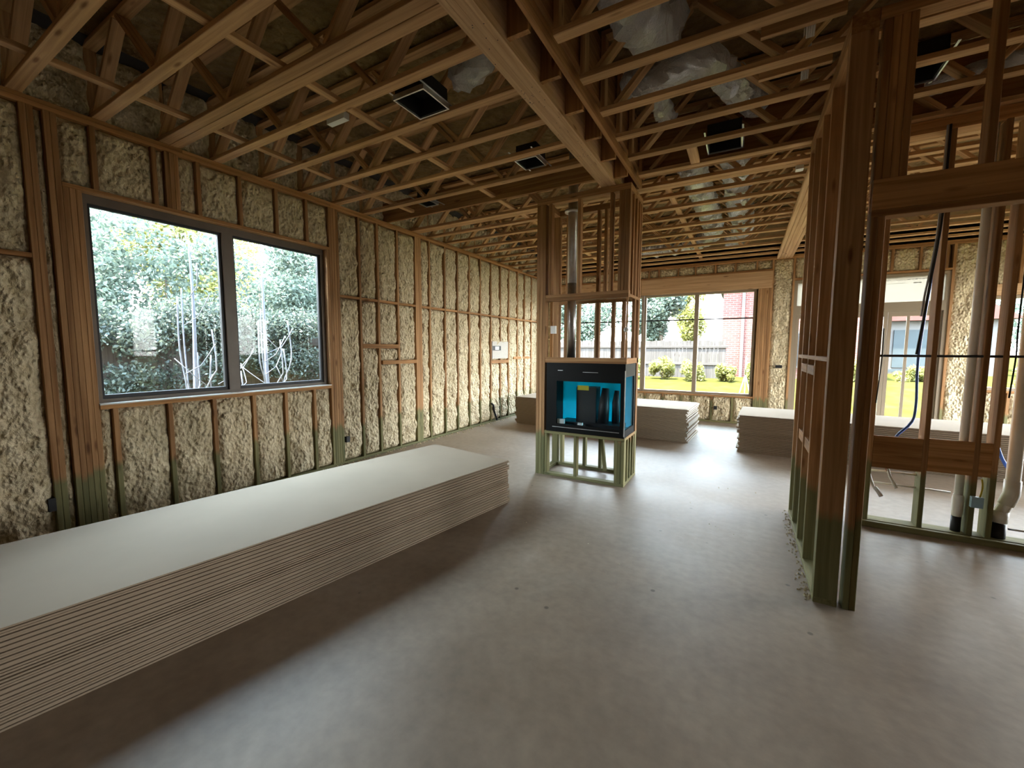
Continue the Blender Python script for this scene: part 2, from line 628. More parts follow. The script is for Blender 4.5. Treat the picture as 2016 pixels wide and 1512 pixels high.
# ------------------------------------------------------------------ left wall
wl_ = multi('wall_left', [
    (XL - D6 - 0.015, XL - D6, -3.6, 1.40, 0, 4.0), (XL - D6 - 0.015, XL - D6, 3.75, 10.75, 0, 4.0),
    (XL - D6 - 0.015, XL - D6, 1.40, 3.75, 0, 1.20), (XL - D6 - 0.015, XL - D6, 1.40, 3.75, 3.02, 4.0)], 'osb')
tag(wl_, 'long stud wall filled with cream spray foam around the left window', 'wall', kind='structure')


def studx(y0, y1, z0=T, z1=PLATE0, name='stud'):
    box(name, XL - D6, XL, y0, y1, z0, z1, wl_, 'stud')


box('bottom_plate', XL - D6, XL, -3.5, 10.6, 0, T, wl_, 'stud')
for k in range(4):
    a, b = -3.5 + k * 3.66, min(-3.5 + (k + 1) * 3.66, 10.6)
    box('top_plate', XL - D6, XL, a, b - 0.002, PLATE0, PLATE0 + 0.036, wl_, 'wood')
for k in range(4):
    a, b = max(-5.2 + k * 3.66, -3.5), min(-5.2 + (k + 1) * 3.66, 10.6)
    box('top_plate', XL - D6, XL, a, b - 0.002, PLATE0 + 0.0365, PLATE1, wl_, 'wood')
# full studs left of the window
full = []
for c in (-3.1, -2.69, -2.28, -1.87, -1.46, -1.05, -0.64, -0.21, 0.20, 0.60):
    full.append((c - T / 2, c + T / 2))
full += [(1.032, 1.070), (1.071, 1.109), (1.160, 1.198), (1.199, 1.237)]
# right of the window
full += [(3.782, 3.820), (3.821, 3.859), (3.860, 3.898), (3.899, 3.937)]
full += [(4.276, 4.314), (4.628, 4.666), (5.050, 5.088), (5.482, 5.520), (5.521, 5.559), (5.560, 5.598), (5.599, 5.637), (5.842, 5.880)]
for c in (6.30, 6.70, 7.105, 7.515, 7.94, 8.36, 8.75, 9.195, 9.58, 9.975, 10.38):
    full.append((c - T / 2, c + T / 2))
for a, b in full:
    studx(a, b)
studx(10.562, 10.60)
for a in (1.238, 1.277, 1.316):
    studx(a, a + T, T, 3.05, 'trimmer_stud')
for a in (3.743,):
    studx(a, a + T, T, 3.05, 'trimmer_stud')
box('window_header_plank', XL - D6, XL + 0.004, 1.238, 3.860 - T * 2, 3.05, 3.088, wl_, 'wood')
box('window_sill_plank', XL - D6, XL + 0.012, 1.354, 3.743, 1.140, 1.178, wl_, 'wood')
crip_up = [(1.432, 1.470), (1.860, 1.898), (1.962, 2.000), (2.001, 2.039), (2.040, 2.078), (2.230, 2.268), (2.636, 2.674), (3.050, 3.088), (3.446, 3.484)]
for a, b in crip_up:
    studx(a, b, 3.088, PLATE0, 'cripple_stud')
crip_dn = [(1.440, 1.478), (1.856, 1.894), (2.256, 2.294), (2.676, 2.714), (3.066, 3.104), (3.466, 3.504)]
for a, b in crip_dn:
    studx(a, b, T, 1.140, 'cripple_stud')


def bays(members, lo, hi):
    cur = lo
    for a, b in sorted(members):
        if a - cur > 0.02:
            yield cur, a
        cur = max(cur, b)
    if hi - cur > 0.02:
        yield cur, hi


# foam: left of the window and right of it, split at the 2.44 m blocking
for a, b in list(bays([f for f in full if f[1] < 1.24], -1.06, 1.16)) + list(bays([f for f in full if f[0] > 3.7], 3.937, 10.562)):
    splits = [(T, 2.425), (2.463, PLATE0)]
    if b - a > 0.12:
        box('blocking', XL - 0.12, XL - 0.004, a, b, 2.425, 2.463, wl_, 'wood')
    else:
        splits = [(T, PLATE0)]
    if 4.28 < a and b < 5.06 and b - a > 0.1:
        splits = [(T, 1.700), (1.770, 2.425), (2.463, PLATE0)]
    if abs(b - 5.482) < 0.01 or abs(a - 4.666) < 0.01:
        splits = [(T, 1.440), (1.505, 1.70), (1.770, 2.425), (2.463, PLATE0)] if a < 5 else [(T, 1.440), (1.505, 2.425), (2.463, PLATE0)]
    if 7.9 < a < 8.7:
        splits = [(T, 1.360), (1.435, 2.425), (2.463, PLATE0)]
    for z0, z1 in splits:
        foam(wl_, 'x', a, b, z0, z1, XL, res=0.02 if a < 6.5 else 0.03, deep=0.07, amp=1.1)
for a, b in bays(crip_up, 1.237, 3.782):
    foam(wl_, 'x', a, b, 3.088, PLATE0, XL, deep=0.06)
for a, b in bays(crip_dn, 1.354, 3.743):
    foam(wl_, 'x', a, b, T, 1.140, XL, deep=0.065, amp=1.1)
for y0, y1, z0, z1 in ((4.314, 5.050, 1.702, 1.768), (4.700, 5.482, 1.443, 1.503), (7.96, 8.73, 1.362, 1.432), (9.0, 9.9, 1.44, 1.50)):
    box('blocking', XL - 0.07, XL + 0.002, y0, y1, z0, z1, wl_, 'wood')
# foam packed over the plate between the truss heels is built with the roof below

# window 1 (left wall)
GX = XL - 0.105
w1 = multi('window_1', [(GX - 0.05, GX + 0.03, 1.352, 3.745, 1.178, 1.225), (GX - 0.05, GX + 0.03, 1.352, 3.745, 2.975, 3.05),
                        (GX - 0.05, GX + 0.03, 1.352, 1.400, 1.225, 2.975), (GX - 0.05, GX + 0.03, 3.690, 3.745, 1.225, 2.975)], 'frame')
tag(w1, 'wide two pane window with dark frame in the left wall', 'window', kind='structure')
box('mullion', GX - 0.05, GX + 0.035, 2.47, 2.585, 1.225, 2.975, w1, 'frame')
for a, b in ((1.400, 2.47), (2.585, 3.690)):
    multi('sash', [(GX - 0.03, GX + 0.01, a, b, 1.225, 1.262), (GX - 0.03, GX + 0.01, a, b, 2.952, 2.975),
                   (GX - 0.03, GX + 0.01, a, a + 0.02, 1.262, 2.952), (GX - 0.03, GX + 0.01, b - 0.03, b, 1.262, 2.952)], 'dark', w1)
    box('pane', GX - 0.012, GX - 0.008, a + 0.02, b - 0.03, 1.262, 2.952, w1, 'glass', 0.0)
box('sill_strip', GX + 0.03, XL + 0.016, 1.354, 3.743, 1.1785, 1.192, w1, 'white_pvc', 0.001)

# ------------------------------------------------------------------ far wall
FS0, FS1 = YF + D6, YF + D6 + 0.015
WB_X0, WB_X1 = -4.70, 0.175
wf = multi('wall_far', [
    (-5.25, WB_X0, FS0, FS1, 0, 4.0), (WB_X0, WB_X1, FS0, FS1, 0, 0.64), (WB_X0, WB_X1, FS0, FS1, 3.03, 4.0),
    (WB_X1, 0.86, FS0, FS1, 0, 4.0), (0.86, 3.24, FS0, FS1, 3.15, 4.0), (3.24, 3.80, FS0, FS1, 0, 4.0),
    (3.80, 5.70, FS0, FS1, 0, 0.98), (3.80, 5.70, FS0, FS1, 2.66, 4.0), (5.70, 7.7, FS0, FS1, 0, 4.0)], 'osb')
tag(wf, 'far foam filled stud wall with wide windows and garden door', 'wall', kind='structure')


def study(x0, x1, z0=T, z1=PLATE0, name='stud'):
    box(name, x0, x1, YF, YF + D6, z0, z1, wf, 'stud')


for a, b in ((-5.0, 0.86), (3.24, 7.6)):
    box('bottom_plate', a, b, YF, YF + D6, 0, T, wf, 'stud')
for k in range(4):
    a, b = -5.04 + k * 3.3, min(-5.04 + (k + 1) * 3.3, 7.6)
    box('top_plate', a, b - 0.002, YF, YF + D6, PLATE0, PLATE0 + 0.036, wf, 'wood')
    box('top_plate', a + 0.6 if k else a, b + 0.598, YF, YF + D6, PLATE0 + 0.0365, PLATE1, wf, 'wood')
# band window: header, trimmers, cripples
for k, (a, b) in enumerate(((WB_X0 - 0.10, -2.3), (-2.298, 0.46))):
    box('window_header', a, b, YF - 0.004, YF + 0.10, 3.035, 3.40, wf, 'beam')
    box('header_plank', a, b, YF - 0.006, YF + D6, 3.401, 3.439, wf, 'wood')
for k in range(7):
    a = 0.205 + k * 0.0395
    study(a, a + T, T, 3.033 if a < 0.44 else PLATE0, 'trimmer_stud')
study(-4.90, -4.862)
study(-4.78, -4.742)
study(-4.741, -4.703)
for x in (-4.3, -3.87, -3.44, -3.01, -2.58, -2.13, -1.90, -1.46, -1.08, -0.66, -0.26, 0.16):
    study(x - T / 2, x + T / 2, 3.44, PLATE0, 'cripple_stud')
cdn = [-4.3, -3.87, -3.44, -3.01, -2.58, -2.15, -1.72, -1.29, -1.05, -0.63, -0.20]
for x in cdn:
    study(x - T / 2, x + T / 2, T, 0.60, 'cripple_stud')
box('window_sill_plank', WB_X0, 0.203, YF - 0.012, YF + D6, 0.602, 0.640, wf, 'wood')
xs = [WB_X0] + cdn + [0.203]
for a, b in zip(xs[:-1], xs[1:]):
    foam(wf, 'y', a + T / 2, b - T / 2, T, 0.60, YF, res=0.035)
xs = [-4.70, -4.3, -3.87, -3.44, -3.01, -2.58, -2.13, -1.90, -1.46, -1.08, -0.66, -0.26, 0.16, 0.48]
for a, b in zip(xs[:-1], xs[1:]):
    foam(wf, 'y', a + T / 2, b - T / 2, 3.44, PLATE0, YF, res=0.03)
foam(wf, 'y', 0.487, 0.822, T, PLATE0, YF, res=0.03)
foam(wf, 'y', -4.862, -4.78, T, PLATE0, YF, res=0.03)
study(0.822, 0.860)
# garden door opening
study(3.240, 3.278)
box('door_header', 0.86, 3.24, YF, YF + 0.1, 3.165, 3.203, wf, 'wood')
for x in (1.27, 1.68, 2.09, 2.40, 2.80, 3.16):
    study(x - T / 2, x + T / 2, 3.203, PLATE0, 'cripple_stud')
xs = [0.86, 1.27, 1.68, 2.09, 2.40, 2.80, 3.16]
for a, b in zip(xs[:-1], xs[1:]):
    foam(wf, 'y', a + T / 2, b - T / 2, 3.203, PLATE0, YF, res=0.03)
foam(wf, 'y', 3.278, 3.62, T, PLATE0, YF, res=0.03)
for x in (3.62, 3.66, 3.70):
    study(x, x + T)
study(3.742, 3.78, T, 2.66, 'trimmer_stud')
box('window_header', 3.738, 5.8, YF - 0.003, YF + 0.1, 2.665, 2.86, wf, 'beam')
box('window_sill_plank', 3.78, 5.7, YF - 0.01, YF + D6, 0.94, 0.978, wf, 'wood')
for x in (4.1, 4.5, 4.9, 5.3, 5.7):
    study(x - T / 2, x + T / 2, T, 0.94, 'cripple_stud')
    study(x - T / 2, x + T / 2, 2.86, PLATE0, 'cripple_stud')
for a, b in ((3.78, 4.1), (4.1, 4.5), (4.5, 4.9), (4.9, 5.3), (5.3, 5.7)):
    foam(wf, 'y', a + 0.02, b - 0.02, T, 0.94, YF, res=0.05)
    foam(wf, 'y', a + 0.02, b - 0.02, 2.86, PLATE0, YF, res=0.05)


def band_window(name, x0, x1, z0, z1, barz, label, mull=True):
    gy = YF + 0.10
    o = multi(name, [(x0, x1, gy - 0.03, gy + 0.05, z0, z0 + 0.05), (x0, x1, gy - 0.03, gy + 0.05, z1 - 0.05, z1),
                     (x0, x0 + 0.05, gy - 0.03, gy + 0.05, z0 + 0.05, z1 - 0.05), (x1 - 0.05, x1, gy - 0.03, gy + 0.05, z0 + 0.05, z1 - 0.05)], 'frame_tan')
    tag(o, label, 'window', kind='structure')
    xm = (x0 + x1) / 2
    cols = [(x0 + 0.05, xm - 0.045), (xm + 0.045, x1 - 0.05)] if mull else [(x0 + 0.05, x1 - 0.05)]
    if mull:
        box('mullion', xm - 0.045, xm + 0.045, gy - 0.035, gy + 0.05, z0 + 0.05, z1 - 0.05, o, 'frame_tan')
    for a, b in cols:
        rows = [(z0 + 0.05, barz - 0.012), (barz + 0.012, z1 - 0.05)] if barz else [(z0 + 0.05, z1 - 0.05)]
        if barz:
            box('glazing_bar', a, b, gy - 0.012, gy + 0.02, barz - 0.014, barz + 0.014, o, 'dark')
        for c, d in rows:
            box('pane', a, b, gy, gy + 0.004, c, d, o, 'glass', 0.0)
    return o


band_window('window_2', -2.235, 0.175, 0.64, 3.03, 2.405, 'two pane far window with a glazing bar, right of the fireplace')
band_window('window_3', -4.70, -2.245, 0.64, 3.03, 2.405, 'two pane far window partly hidden behind the fireplace')
band_window('window_4', 3.80, 5.70, 0.98, 2.66, None, 'window in the far wall at the right edge of the picture')
# garden door with transom
d1 = multi('door_1', [(0.86, 0.92, YF + 0.02, YF + 0.12, 0, 3.15), (3.18, 3.24, YF + 0.02, YF + 0.12, 0, 3.15),
                      (0.92, 3.18, YF + 0.02, YF + 0.12, 3.10, 3.15), (0.92, 3.18, YF + 0.02, YF + 0.12, 2.44, 2.62),
                      (0.92, 3.18, YF + 0.02, YF + 0.12, 0, 0.03)], 'frame_tan')
tag(d1, 'glazed garden door with transom in the far wall behind the studs', 'door', kind='structure')
for a, b in ((0.92, 1.64), (1.64, 2.41), (2.41, 3.18)):
    dl = multi('door_leaf', [(a + 0.004, b - 0.004, YF + 0.05, YF + 0.095, 0.035, 0.16), (a + 0.004, b - 0.004, YF + 0.05, YF + 0.095, 2.35, 2.435),
                             (a + 0.004, a + 0.06, YF + 0.05, YF + 0.095, 0.16, 2.35), (b - 0.06, b - 0.004, YF + 0.05, YF + 0.095, 0.16, 2.35)], 'frame_tan', d1)
    box('pane', a + 0.06, b - 0.06, YF + 0.07, YF + 0.074, 0.16, 2.35, dl, 'glass', 0.0)
    if a > 2:
        box('glazing_bar', 2.69, 2.735, YF + 0.06, YF + 0.085, 0.16, 2.35, dl, 'frame_tan')
tp = box('transom_pane', 0.92, 3.18, YF + 0.06, YF + 0.064, 2.62, 3.10, d1, 'whitefilm', 0.0)
# faint grey print on the transom film, too blurred to read
pr = []
x = 2.30
for k in range(9):
    if k not in (3,):
        pr.append((x, x + 0.03, YF + 0.0565, YF + 0.0585, 3.035, 3.045))
    x += 0.042
for k in range(8):
    pr.append((2.66 + k * 0.05, 2.66 + k * 0.05 + 0.034, YF + 0.0565, YF + 0.0585, 3.035 + 0.006 * (k % 2), 3.052))
pr += [(2.34, 2.62, YF + 0.0565, YF + 0.0585, 2.975, 2.98), (2.74, 2.80, YF + 0.0565, YF + 0.0585, 2.965, 2.985), (2.81, 2.85, YF + 0.0565, YF + 0.0585, 2.965, 2.985)]
multi('printed_marks', pr, 'greywire', d1)

# ------------------------------------------------------------------ walls outside the picture
wr = multi('wall_right', [(7.56, 7.58, -3.6, 5.75, 0, 4.0), (7.56, 7.58, 10.25, 10.75, 0, 4.0), (7.56, 7.58, 5.75, 10.25, 0, 0.4), (7.56, 7.58, 5.75, 10.25, 3.0, 4.0)], 'osb')  # wide unglazed opening is added, out of view, to let more daylight in
tag(wr, 'board sheathed stud wall at the right end of the house', 'wall', kind='structure')
for k in range(35):
    y = -3.4 + k * 0.4064
    if not 5.71 < y < 10.25:
        box('stud', 7.42, 7.56, y, y + T, T, PLATE0, wr, 'stud')
box('bottom_plate', 7.42, 7.56, -3.5, 10.6, 0, T, wr, 'stud')
box('top_plate', 7.42, 7.56, -3.5, 10.6, PLATE0, PLATE1, wr, 'wood')
wb = multi('wall_front', [(-5.25, -0.5, -3.60, -3.58, 0, 4.0), (2.5, 7.6, -3.60, -3.58, 0, 4.0), (-0.5, 2.5, -3.60, -3.58, 0, 4.0)], 'osb')
tag(wb, 'board sheathed stud wall behind the viewer', 'wall', kind='structure')
for k in range(31):
    x = -5.0 + k * 0.4064
    box('stud', x, x + T, -3.58, -3.44, T, PLATE0, wb, 'stud')
box('bottom_plate', -5.0, 7.5, -3.58, -3.44, 0, T, wb, 'stud')
box('top_plate', -5.0, 7.5, -3.58, -3.44, PLATE0, PLATE1, wb, 'wood')

# ------------------------------------------------------------------ partition of bare studs right of the middle
PX0, PX1 = 0.475, 0.605
wp = box('wall_middle', PX0, PX1, 3.30, 5.07, 0, T, None, 'stud')
tag(wp, 'bare stud partition running away from the viewer, right of centre', 'wall', kind='structure')
for y in (3.30, 3.88, 4.28, 4.70, 5.03):
    box('stud', PX0, PX1, y, y + T, T, 3.590, wp, 'stud')
box('stud', PX0, PX1, 3.339, 3.377, T, 3.590, wp, 'stud')
box('top_plate', PX0, PX1, 3.30, 5.07, 3.590, 3.627, wp, 'wood')
box('top_plate', PX0, PX1, 3.30, 5.07, 3.628, 3.698, wp, 'wood')
for a, b in ((3.377, 3.88), (3.918, 4.28), (4.318, 4.70), (4.738, 5.03)):
    box('blocking', PX0, PX0 + 0.10, a, b, 1.620, 1.652, wp, 'wood')
box('blocking', PX0 - 0.002, PX0 + 0.04, 3.918, 4.28, 1.50, 1.575, wp, 'wood')
box('blocking', PX0 - 0.002, PX0 + 0.04, 4.318, 4.70, 1.50, 1.575, wp, 'wood')
box('blocking', PX0 + 0.01, PX0 + 0.05, 3.918, 4.28, 0.865, 0.955, wp, 'wood')
box('blocking', PX0 + 0.01, PX0 + 0.05, 4.318, 4.70, 0.865, 0.955, wp, 'wood')

# wide framed opening to the right of the partition end
wo = box('wall_opening', 0.632, 0.667, 3.30, 3.40, 0, 2.50, None, 'stud')
tag(wo, 'framed wide opening with a dark header at upper right', 'wall', kind='structure')
box('trimmer_stud', 0.668, 0.703, 3.31, 3.40, 0, 2.50, wo, 'stud')
for x in (0.632, 0.670, 0.708, 0.746):
    box('cripple_stud', x, x + 0.037, 3.31, 3.40, 2.722, 3.628, wo, 'wood')
box('header_plank', 0.632, 3.40, 3.30, 3.40, 2.501, 2.538, wo, 'wood')
box('opening_header', 0.632, 3.40, 3.302, 3.34, 2.539, 2.720, wo, 'wood')
box('opening_header', 0.632, 3.40, 3.36, 3.398, 2.539, 2.720, wo, 'wood')
for x in (1.10, 1.50, 1.90, 2.31):
    box('cripple_stud', x, x + T, 3.31, 3.40, 2.722, 3.628, wo, 'wood')
box('top_plate', 0.608, 7.4, 3.30, 3.40, 3.629, 3.698, wo, 'wood')
for x in (3.363, 3.402):
    box('stud', x, x + T, 3.30, 3.40, 0, 3.628 if x > 3.4 else 2.50, wo, 'stud')

# plumbing wall
PY0, PY1 = 5.06, 5.20
wk = box('wall_plumbing', 1.03, 3.6, PY0, PY1, 0.012, 0.06, None, 'stud')
tag(wk, 'bare stud wall with pipes and backing boards at the right', 'wall', kind='structure')
for x in (1.035, 1.074, 1.462, 1.79, 1.905, 2.36, 2.77, 3.18, 3.56):
    box('stud', x, x + T, PY0, PY1, 0.06, 3.590, wk, 'stud')
box('top_plate', 1.03, 3.6, PY0, PY1, 3.590, 3.627, wk, 'wood')
box('top_plate', 1.03, 3.6, PY0, PY1, 3.628, 3.698, wk, 'wood')
box('backing_board', 1.113, 1.461, PY0 + 0.002, PY0 + 0.04, 0.58, 0.885, wk, 'wood')
box('backing_board', 1.501, 1.904, PY0 + 0.002, PY0 + 0.04, 0.595, 0.895, wk, 'wood')
box('bottom_plate_lath', 1.03, 3.6, PY0 - 0.045, PY0 - 0.003, 0, 0.055, wk, 'stud')

# ------------------------------------------------------------------ ceiling: roof deck, trusses
RIDGE_X, RIDGE_Z, EAVE_X, EAVE_Z = 1.2, 7.2, -5.9, 3.66


def deck_z(x):
    return EAVE_Z + (x - EAVE_X) * (RIDGE_Z - EAVE_Z) / (RIDGE_X - EAVE_X) if x < RIDGE_X else RIDGE_Z - (x - RIDGE_X) * 0.5


DECK = 4.345
nx, ny = 100, 120
gx = np.linspace(-5.2, 7.56, nx + 1)
gy = np.linspace(-3.6, 10.74, ny + 1)
GXm, GYm = np.meshgrid(gx, gy, indexing='ij')
GZ = DECK + 0.015 + 0.02 * (vnoise(GXm * 3.1, GYm * 3.3) - 0.5)
V = np.stack([GXm, GYm, GZ], -1).reshape(-1, 3)
idx = np.arange((nx + 1) * (ny + 1)).reshape(nx + 1, ny + 1)
Q = np.stack([idx[:-1, :-1], idx[:-1, 1:], idx[1:, 1:], idx[1:, :-1]], -1).reshape(-1, 4)
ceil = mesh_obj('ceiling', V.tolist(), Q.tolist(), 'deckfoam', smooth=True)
tag(ceil, 'open ceiling of wooden trusses under a dark board deck', 'ceiling', kind='structure')
for sx, ex, z0, z1 in ((EAVE_X, RIDGE_X, EAVE_Z, RIDGE_Z), (RIDGE_X, 8.4, RIDGE_Z, 3.6)):
    mesh_obj('roof_skin', [(sx, -4.25, z0 + 0.26), (ex, -4.25, z1 + 0.26), (ex, 11.35, z1 + 0.26), (sx, 11.35, z0 + 0.26),
                           (sx, -4.25, z0 + 0.30), (ex, -4.25, z1 + 0.30), (ex, 11.35, z1 + 0.30), (sx, 11.35, z0 + 0.30)],
             [(0, 1, 2, 3), (4, 7, 6, 5), (0, 4, 5, 1), (1, 5, 6, 2), (2, 6, 7, 3), (3, 7, 4, 0)], 'shingle', ceil)
for y in (-3.6, 10.74):
    mesh_obj('gable_board', [(-5.3, y, 3.6), (7.7, y, 3.6), (7.7, y, deck_z(7.7) + 0.2), (RIDGE_X, y, RIDGE_Z + 0.25), (-5.3, y, deck_z(-5.3) + 0.2),
                             (-5.3, y + 0.02, 3.6), (7.7, y + 0.02, 3.6), (7.7, y + 0.02, deck_z(7.7) + 0.2), (RIDGE_X, y + 0.02, RIDGE_Z + 0.25), (-5.3, y + 0.02, deck_z(-5.3) + 0.2)],
             [(0, 1, 2, 3, 4), (9, 8, 7, 6, 5), (0, 5, 6, 1), (1, 6, 7, 2), (2, 7, 8, 3), (3, 8, 9, 4), (4, 9, 5, 0)], 'osb', ceil)
for x in (-5.21, 7.57):
    multi('fascia_board', [(x, x + 0.015, -3.6, 10.75, 3.6, deck_z(x) + 0.29)], 'osb', ceil)

CZ0, CZ1, TZ0, TZ1 = 3.701, 3.739, 4.305, 4.343


def truss(y, x0, x1, ply=1, webs=True):
    """open web truss: flat bottom and top chords with slanting webs between them"""
    for k in range(ply):
        yy = y + k * 0.092
        ch = lumber('bottom_chord', (x0, yy, (CZ0 + CZ1) / 2), (x1, yy, (CZ0 + CZ1) / 2), 0.089, CZ1 - CZ0, (0, 1, 0), ceil, 'truss')
        lumber('top_chord', (x0, yy, (TZ0 + TZ1) / 2), (x1, yy, (TZ0 + TZ1) / 2), 0.089, TZ1 - TZ0, (0, 1, 0), ch, 'truss')
        if not webs or k:
            continue
        lumber('end_post', (x0 + 0.02, yy, CZ1), (x0 + 0.02, yy, TZ0), 0.089, T, (0, 1, 0), ch, 'truss')
        xw, up = x0 + 0.10, True
        while xw + 0.62 < min(x1, 3.2):
            a, b = (CZ1, TZ0) if up else (TZ0, CZ1)
            lumber('web', (xw + 0.03, yy, a), (xw + 0.59, yy, b), 0.089, T, (0, 1, 0), ch, 'truss')
            xw += 0.62
            up = not up


for y in (-0.45, 0.03, 0.53, 1.016, 1.50):
    truss(y, XL - 0.12, -1.585)
truss(1.97, XL - 0.12, -1.585, ply=2)
for y in (2.44, 2.955, 3.45, 3.935, 4.42):
    truss(y, XL - 0.12, -1.585)
for y in (0.19, 0.68, 1.16, 1.65, 2.13, 2.61, 3.10, 3.59, 4.075, 4.55, 5.04):
    truss(y, -1.16, 7.45, webs=y > 2)
truss(5.46, XL - 0.12, 7.45, ply=2)
for k, y in enumerate((5.91, 6.40, 6.90, 7.40, 7.89, 8.39, 8.90, 9.39, 9.88, 10.32)):
    truss(y, XL - 0.12, 7.45, webs=k < 8)
# deep header carried in front of the chimney chase
box('deep_joist', XL - 0.12, -1.585, 4.86, 4.90, 3.70, 4.0, ceil, 'wood')
box('deep_joist', -1.16, 7.4, 5.09, 5.128, 3.702, 4.30, ceil, 'wood')
box('joist_block', -0.60, -0.51, 4.60, 4.99, 3.703, 3.74, ceil, 'truss')
# bracing that ties the trusses together
for x in (-4.45, -3.05, -0.95):
    lumber('strongback', (x, -0.4 if x < -1 else 5.4, 3.759), (x, 10.4 if x > -4 else 4.8, 3.759), 0.070, T, (1, 0, 0), ceil, 'truss')
# foam packed at the eaves
ty = [-0.45, 0.03, 0.53, 1.016, 1.50, 2.02, 2.44, 2.955, 3.45, 3.935, 4.42, 4.88, 5.52, 5.91, 6.40, 6.90, 7.40, 7.89, 8.39, 8.90, 9.39, 9.88, 10.32]
for a, b in zip(ty[:-1], ty[1:]):
    foam(ceil, 'x', a + 0.025, b - 0.025, 3.705, 4.34, XL - 0.03, res=0.035, deep=0.08)

# ------------------------------------------------------------------ ceiling beams
b1 = empty('ceiling_beam', (-1.49, 0, 3.63), 'pale laminated ceiling beam running from the top edge to the fireplace', 'beam')
for k in range(4):
    x = -1.580 + k * 0.0448
    box('ply', x, x + 0.0444, -3.0, 5.42, 3.630, 4.30, b1, 'beam', 0.001)
v, f = [], []
random.seed(8)
for k in range(70):
    x, y = random.uniform(-1.57, -1.41), random.choice((2.9, 3.0, 4.05, 4.1)) + random.uniform(-0.05, 0.05) if k % 3 == 0 else random.uniform(1.5, 5.5)
    o = len(v)
    v += [(x + 0.0045 * math.cos(q * 1.047), y + 0.0045 * math.sin(q * 1.047), 3.6295) for q in range(6)]
    f.append(tuple(range(o + 5, o - 1, -1)))
mesh_obj('nail_heads', v, f, 'dark', b1)['kind'] = 'stuff'
b2 = empty('ledger_beam', (-1.2, 0, 3.70), 'narrow ledger beam beside the pale ceiling beam carrying joist ends', 'beam')
box('ply', -1.245, -1.207, -3.0, 5.42, 3.70, 4.05, b2, 'wood')
box('ply', -1.206, -1.168, -3.0, 5.42, 3.80, 4.30, b2, 'wood')
for y in (0.4, 0.9, 1.4, 1.9, 2.39, 2.88, 3.36, 3.85, 4.34, 4.83, 5.30):
    box('spacer_board', -1.40, -1.247, y, y + T, 3.66, 4.30, b2, 'wood')
b3 = empty('laminated_beam', (0.65, 7.8, 3.63), 'orange brown laminated beam from the partition to the far wall', 'beam')
for k in range(5):
    x = 0.515 + k * 0.0565
    box('ply', x, x + 0.0555, 5.075, 10.58, 3.632, 3.699, b3, 'beam', 0.010)

# ------------------------------------------------------------------ fireplace chase
FX0, FX1, FY0, FY1 = -2.43, -1.225, 4.95, 5.58
ch = empty('fireplace_chase', ((FX0 + FX1) / 2, (FY0 + FY1) / 2, 0), 'tall open stud framing around the fireplace from floor to ceiling', 'framing')


def cs(name, x0, x1, y0, y1, z0, z1):
    return box(name, x0, x1, y0, y1, z0, z1, ch, 'stud')


for k in range(3):                                     # left front corner post, three studs
    cs('corner_stud', FX0 + k * 0.0432, FX0 + k * 0.0432 + 0.0425, FY0, FY0 + 0.089, 0, 3.55)
for k in range(2):
    cs('corner_stud', FX0, FX0 + 0.089, FY1 - 0.04 - k * 0.04, FY1 - k * 0.04 - 0.001, 0, 3.55)
# base
cs('base_plate', FX0 + 0.13, FX1, FY0, FY0 + 0.089, 0, T)
cs('base_plate', FX0 + 0.09, FX1, FY1 - 0.089, FY1, 0, T)
cs('base_plate', FX1 - 0.089, FX1, FY0 + 0.09, FY1 - 0.09, 0, T)
cs('base_plate', FX0, FX0 + 0.089, FY0 + 0.09, FY1 - 0.09, 0, T)
for x in (-2.296, -1.88, -1.345, -1.306, -1.264):
    cs('base_stud', x, x + (0.038 if x < -1.4 else 0.0385), FY0, FY0 + 0.089, T, 0.572)
for x in (-2.30, -1.95, -1.72, -1.50, -1.264):
    cs('base_stud', x, x + T, FY1 - 0.089, FY1, T, 0.572)
lumber('base_stud', (-1.60, FY1 - 0.15, T), (-1.66, FY1 - 0.15, 0.572), T, 0.06, (1, 0, 0), ch, 'stud')
for y in (5.12, 5.26, 5.40):
    cs('base_stud', FX1 - 0.089, FX1, y, y + T, T, 0.572)
cs('base_rail', FX0 + 0.13, FX1, FY0, FY0 + 0.089, 0.573, 0.611)
cs('base_rail', FX0 + 0.09, FX1, FY1 - 0.089, FY1, 0.573, 0.611)
cs('base_rail', FX1 - 0.089, FX1, FY0 + 0.09, FY1 - 0.09, 0.573, 0.611)
# mantel ledge on the insert
cs('ledge_board', FX0 + 0.131, FX1 + 0.0, FY0, FY0 + 0.14, 1.520, 1.588)
cs('ledge_board', FX1 - 0.14, FX1, FY0 + 0.141, FY1 - 0.02, 1.520, 1.588)
# middle header and studs
cs('header_board', FX0 + 0.131, FX1, FY0, FY0 + 0.089, 2.318, 2.360)
cs('header_board', FX0 + 0.131, FX1, FY0, FY0 + 0.089, 2.361, 2.400)
cs('header_board', FX1 - 0.089, FX1, FY0 + 0.09, FY1, 2.330, 2.368)
cs('header_board', FX0 + 0.09, FX1 - 0.09, FY1 - 0.089, FY1, 2.330, 2.368)
for x in (-2.26, -2.075, -1.79, -1.58, -1.44):
    cs('back_stud', x, x + T, FY1 - 0.089, FY1, 1.0, 2.330)
cs('back_stud', FX1 - T, FX1, FY1 - 0.089, FY1, 0.611, 2.330)
cs('corner_stud', FX1 - 0.02, FX1, FY0, FY0 + 0.02, 1.588, 2.318)
cs('back_stud', FX1 - T, FX1, 5.30, 5.36, 1.588, 2.330)
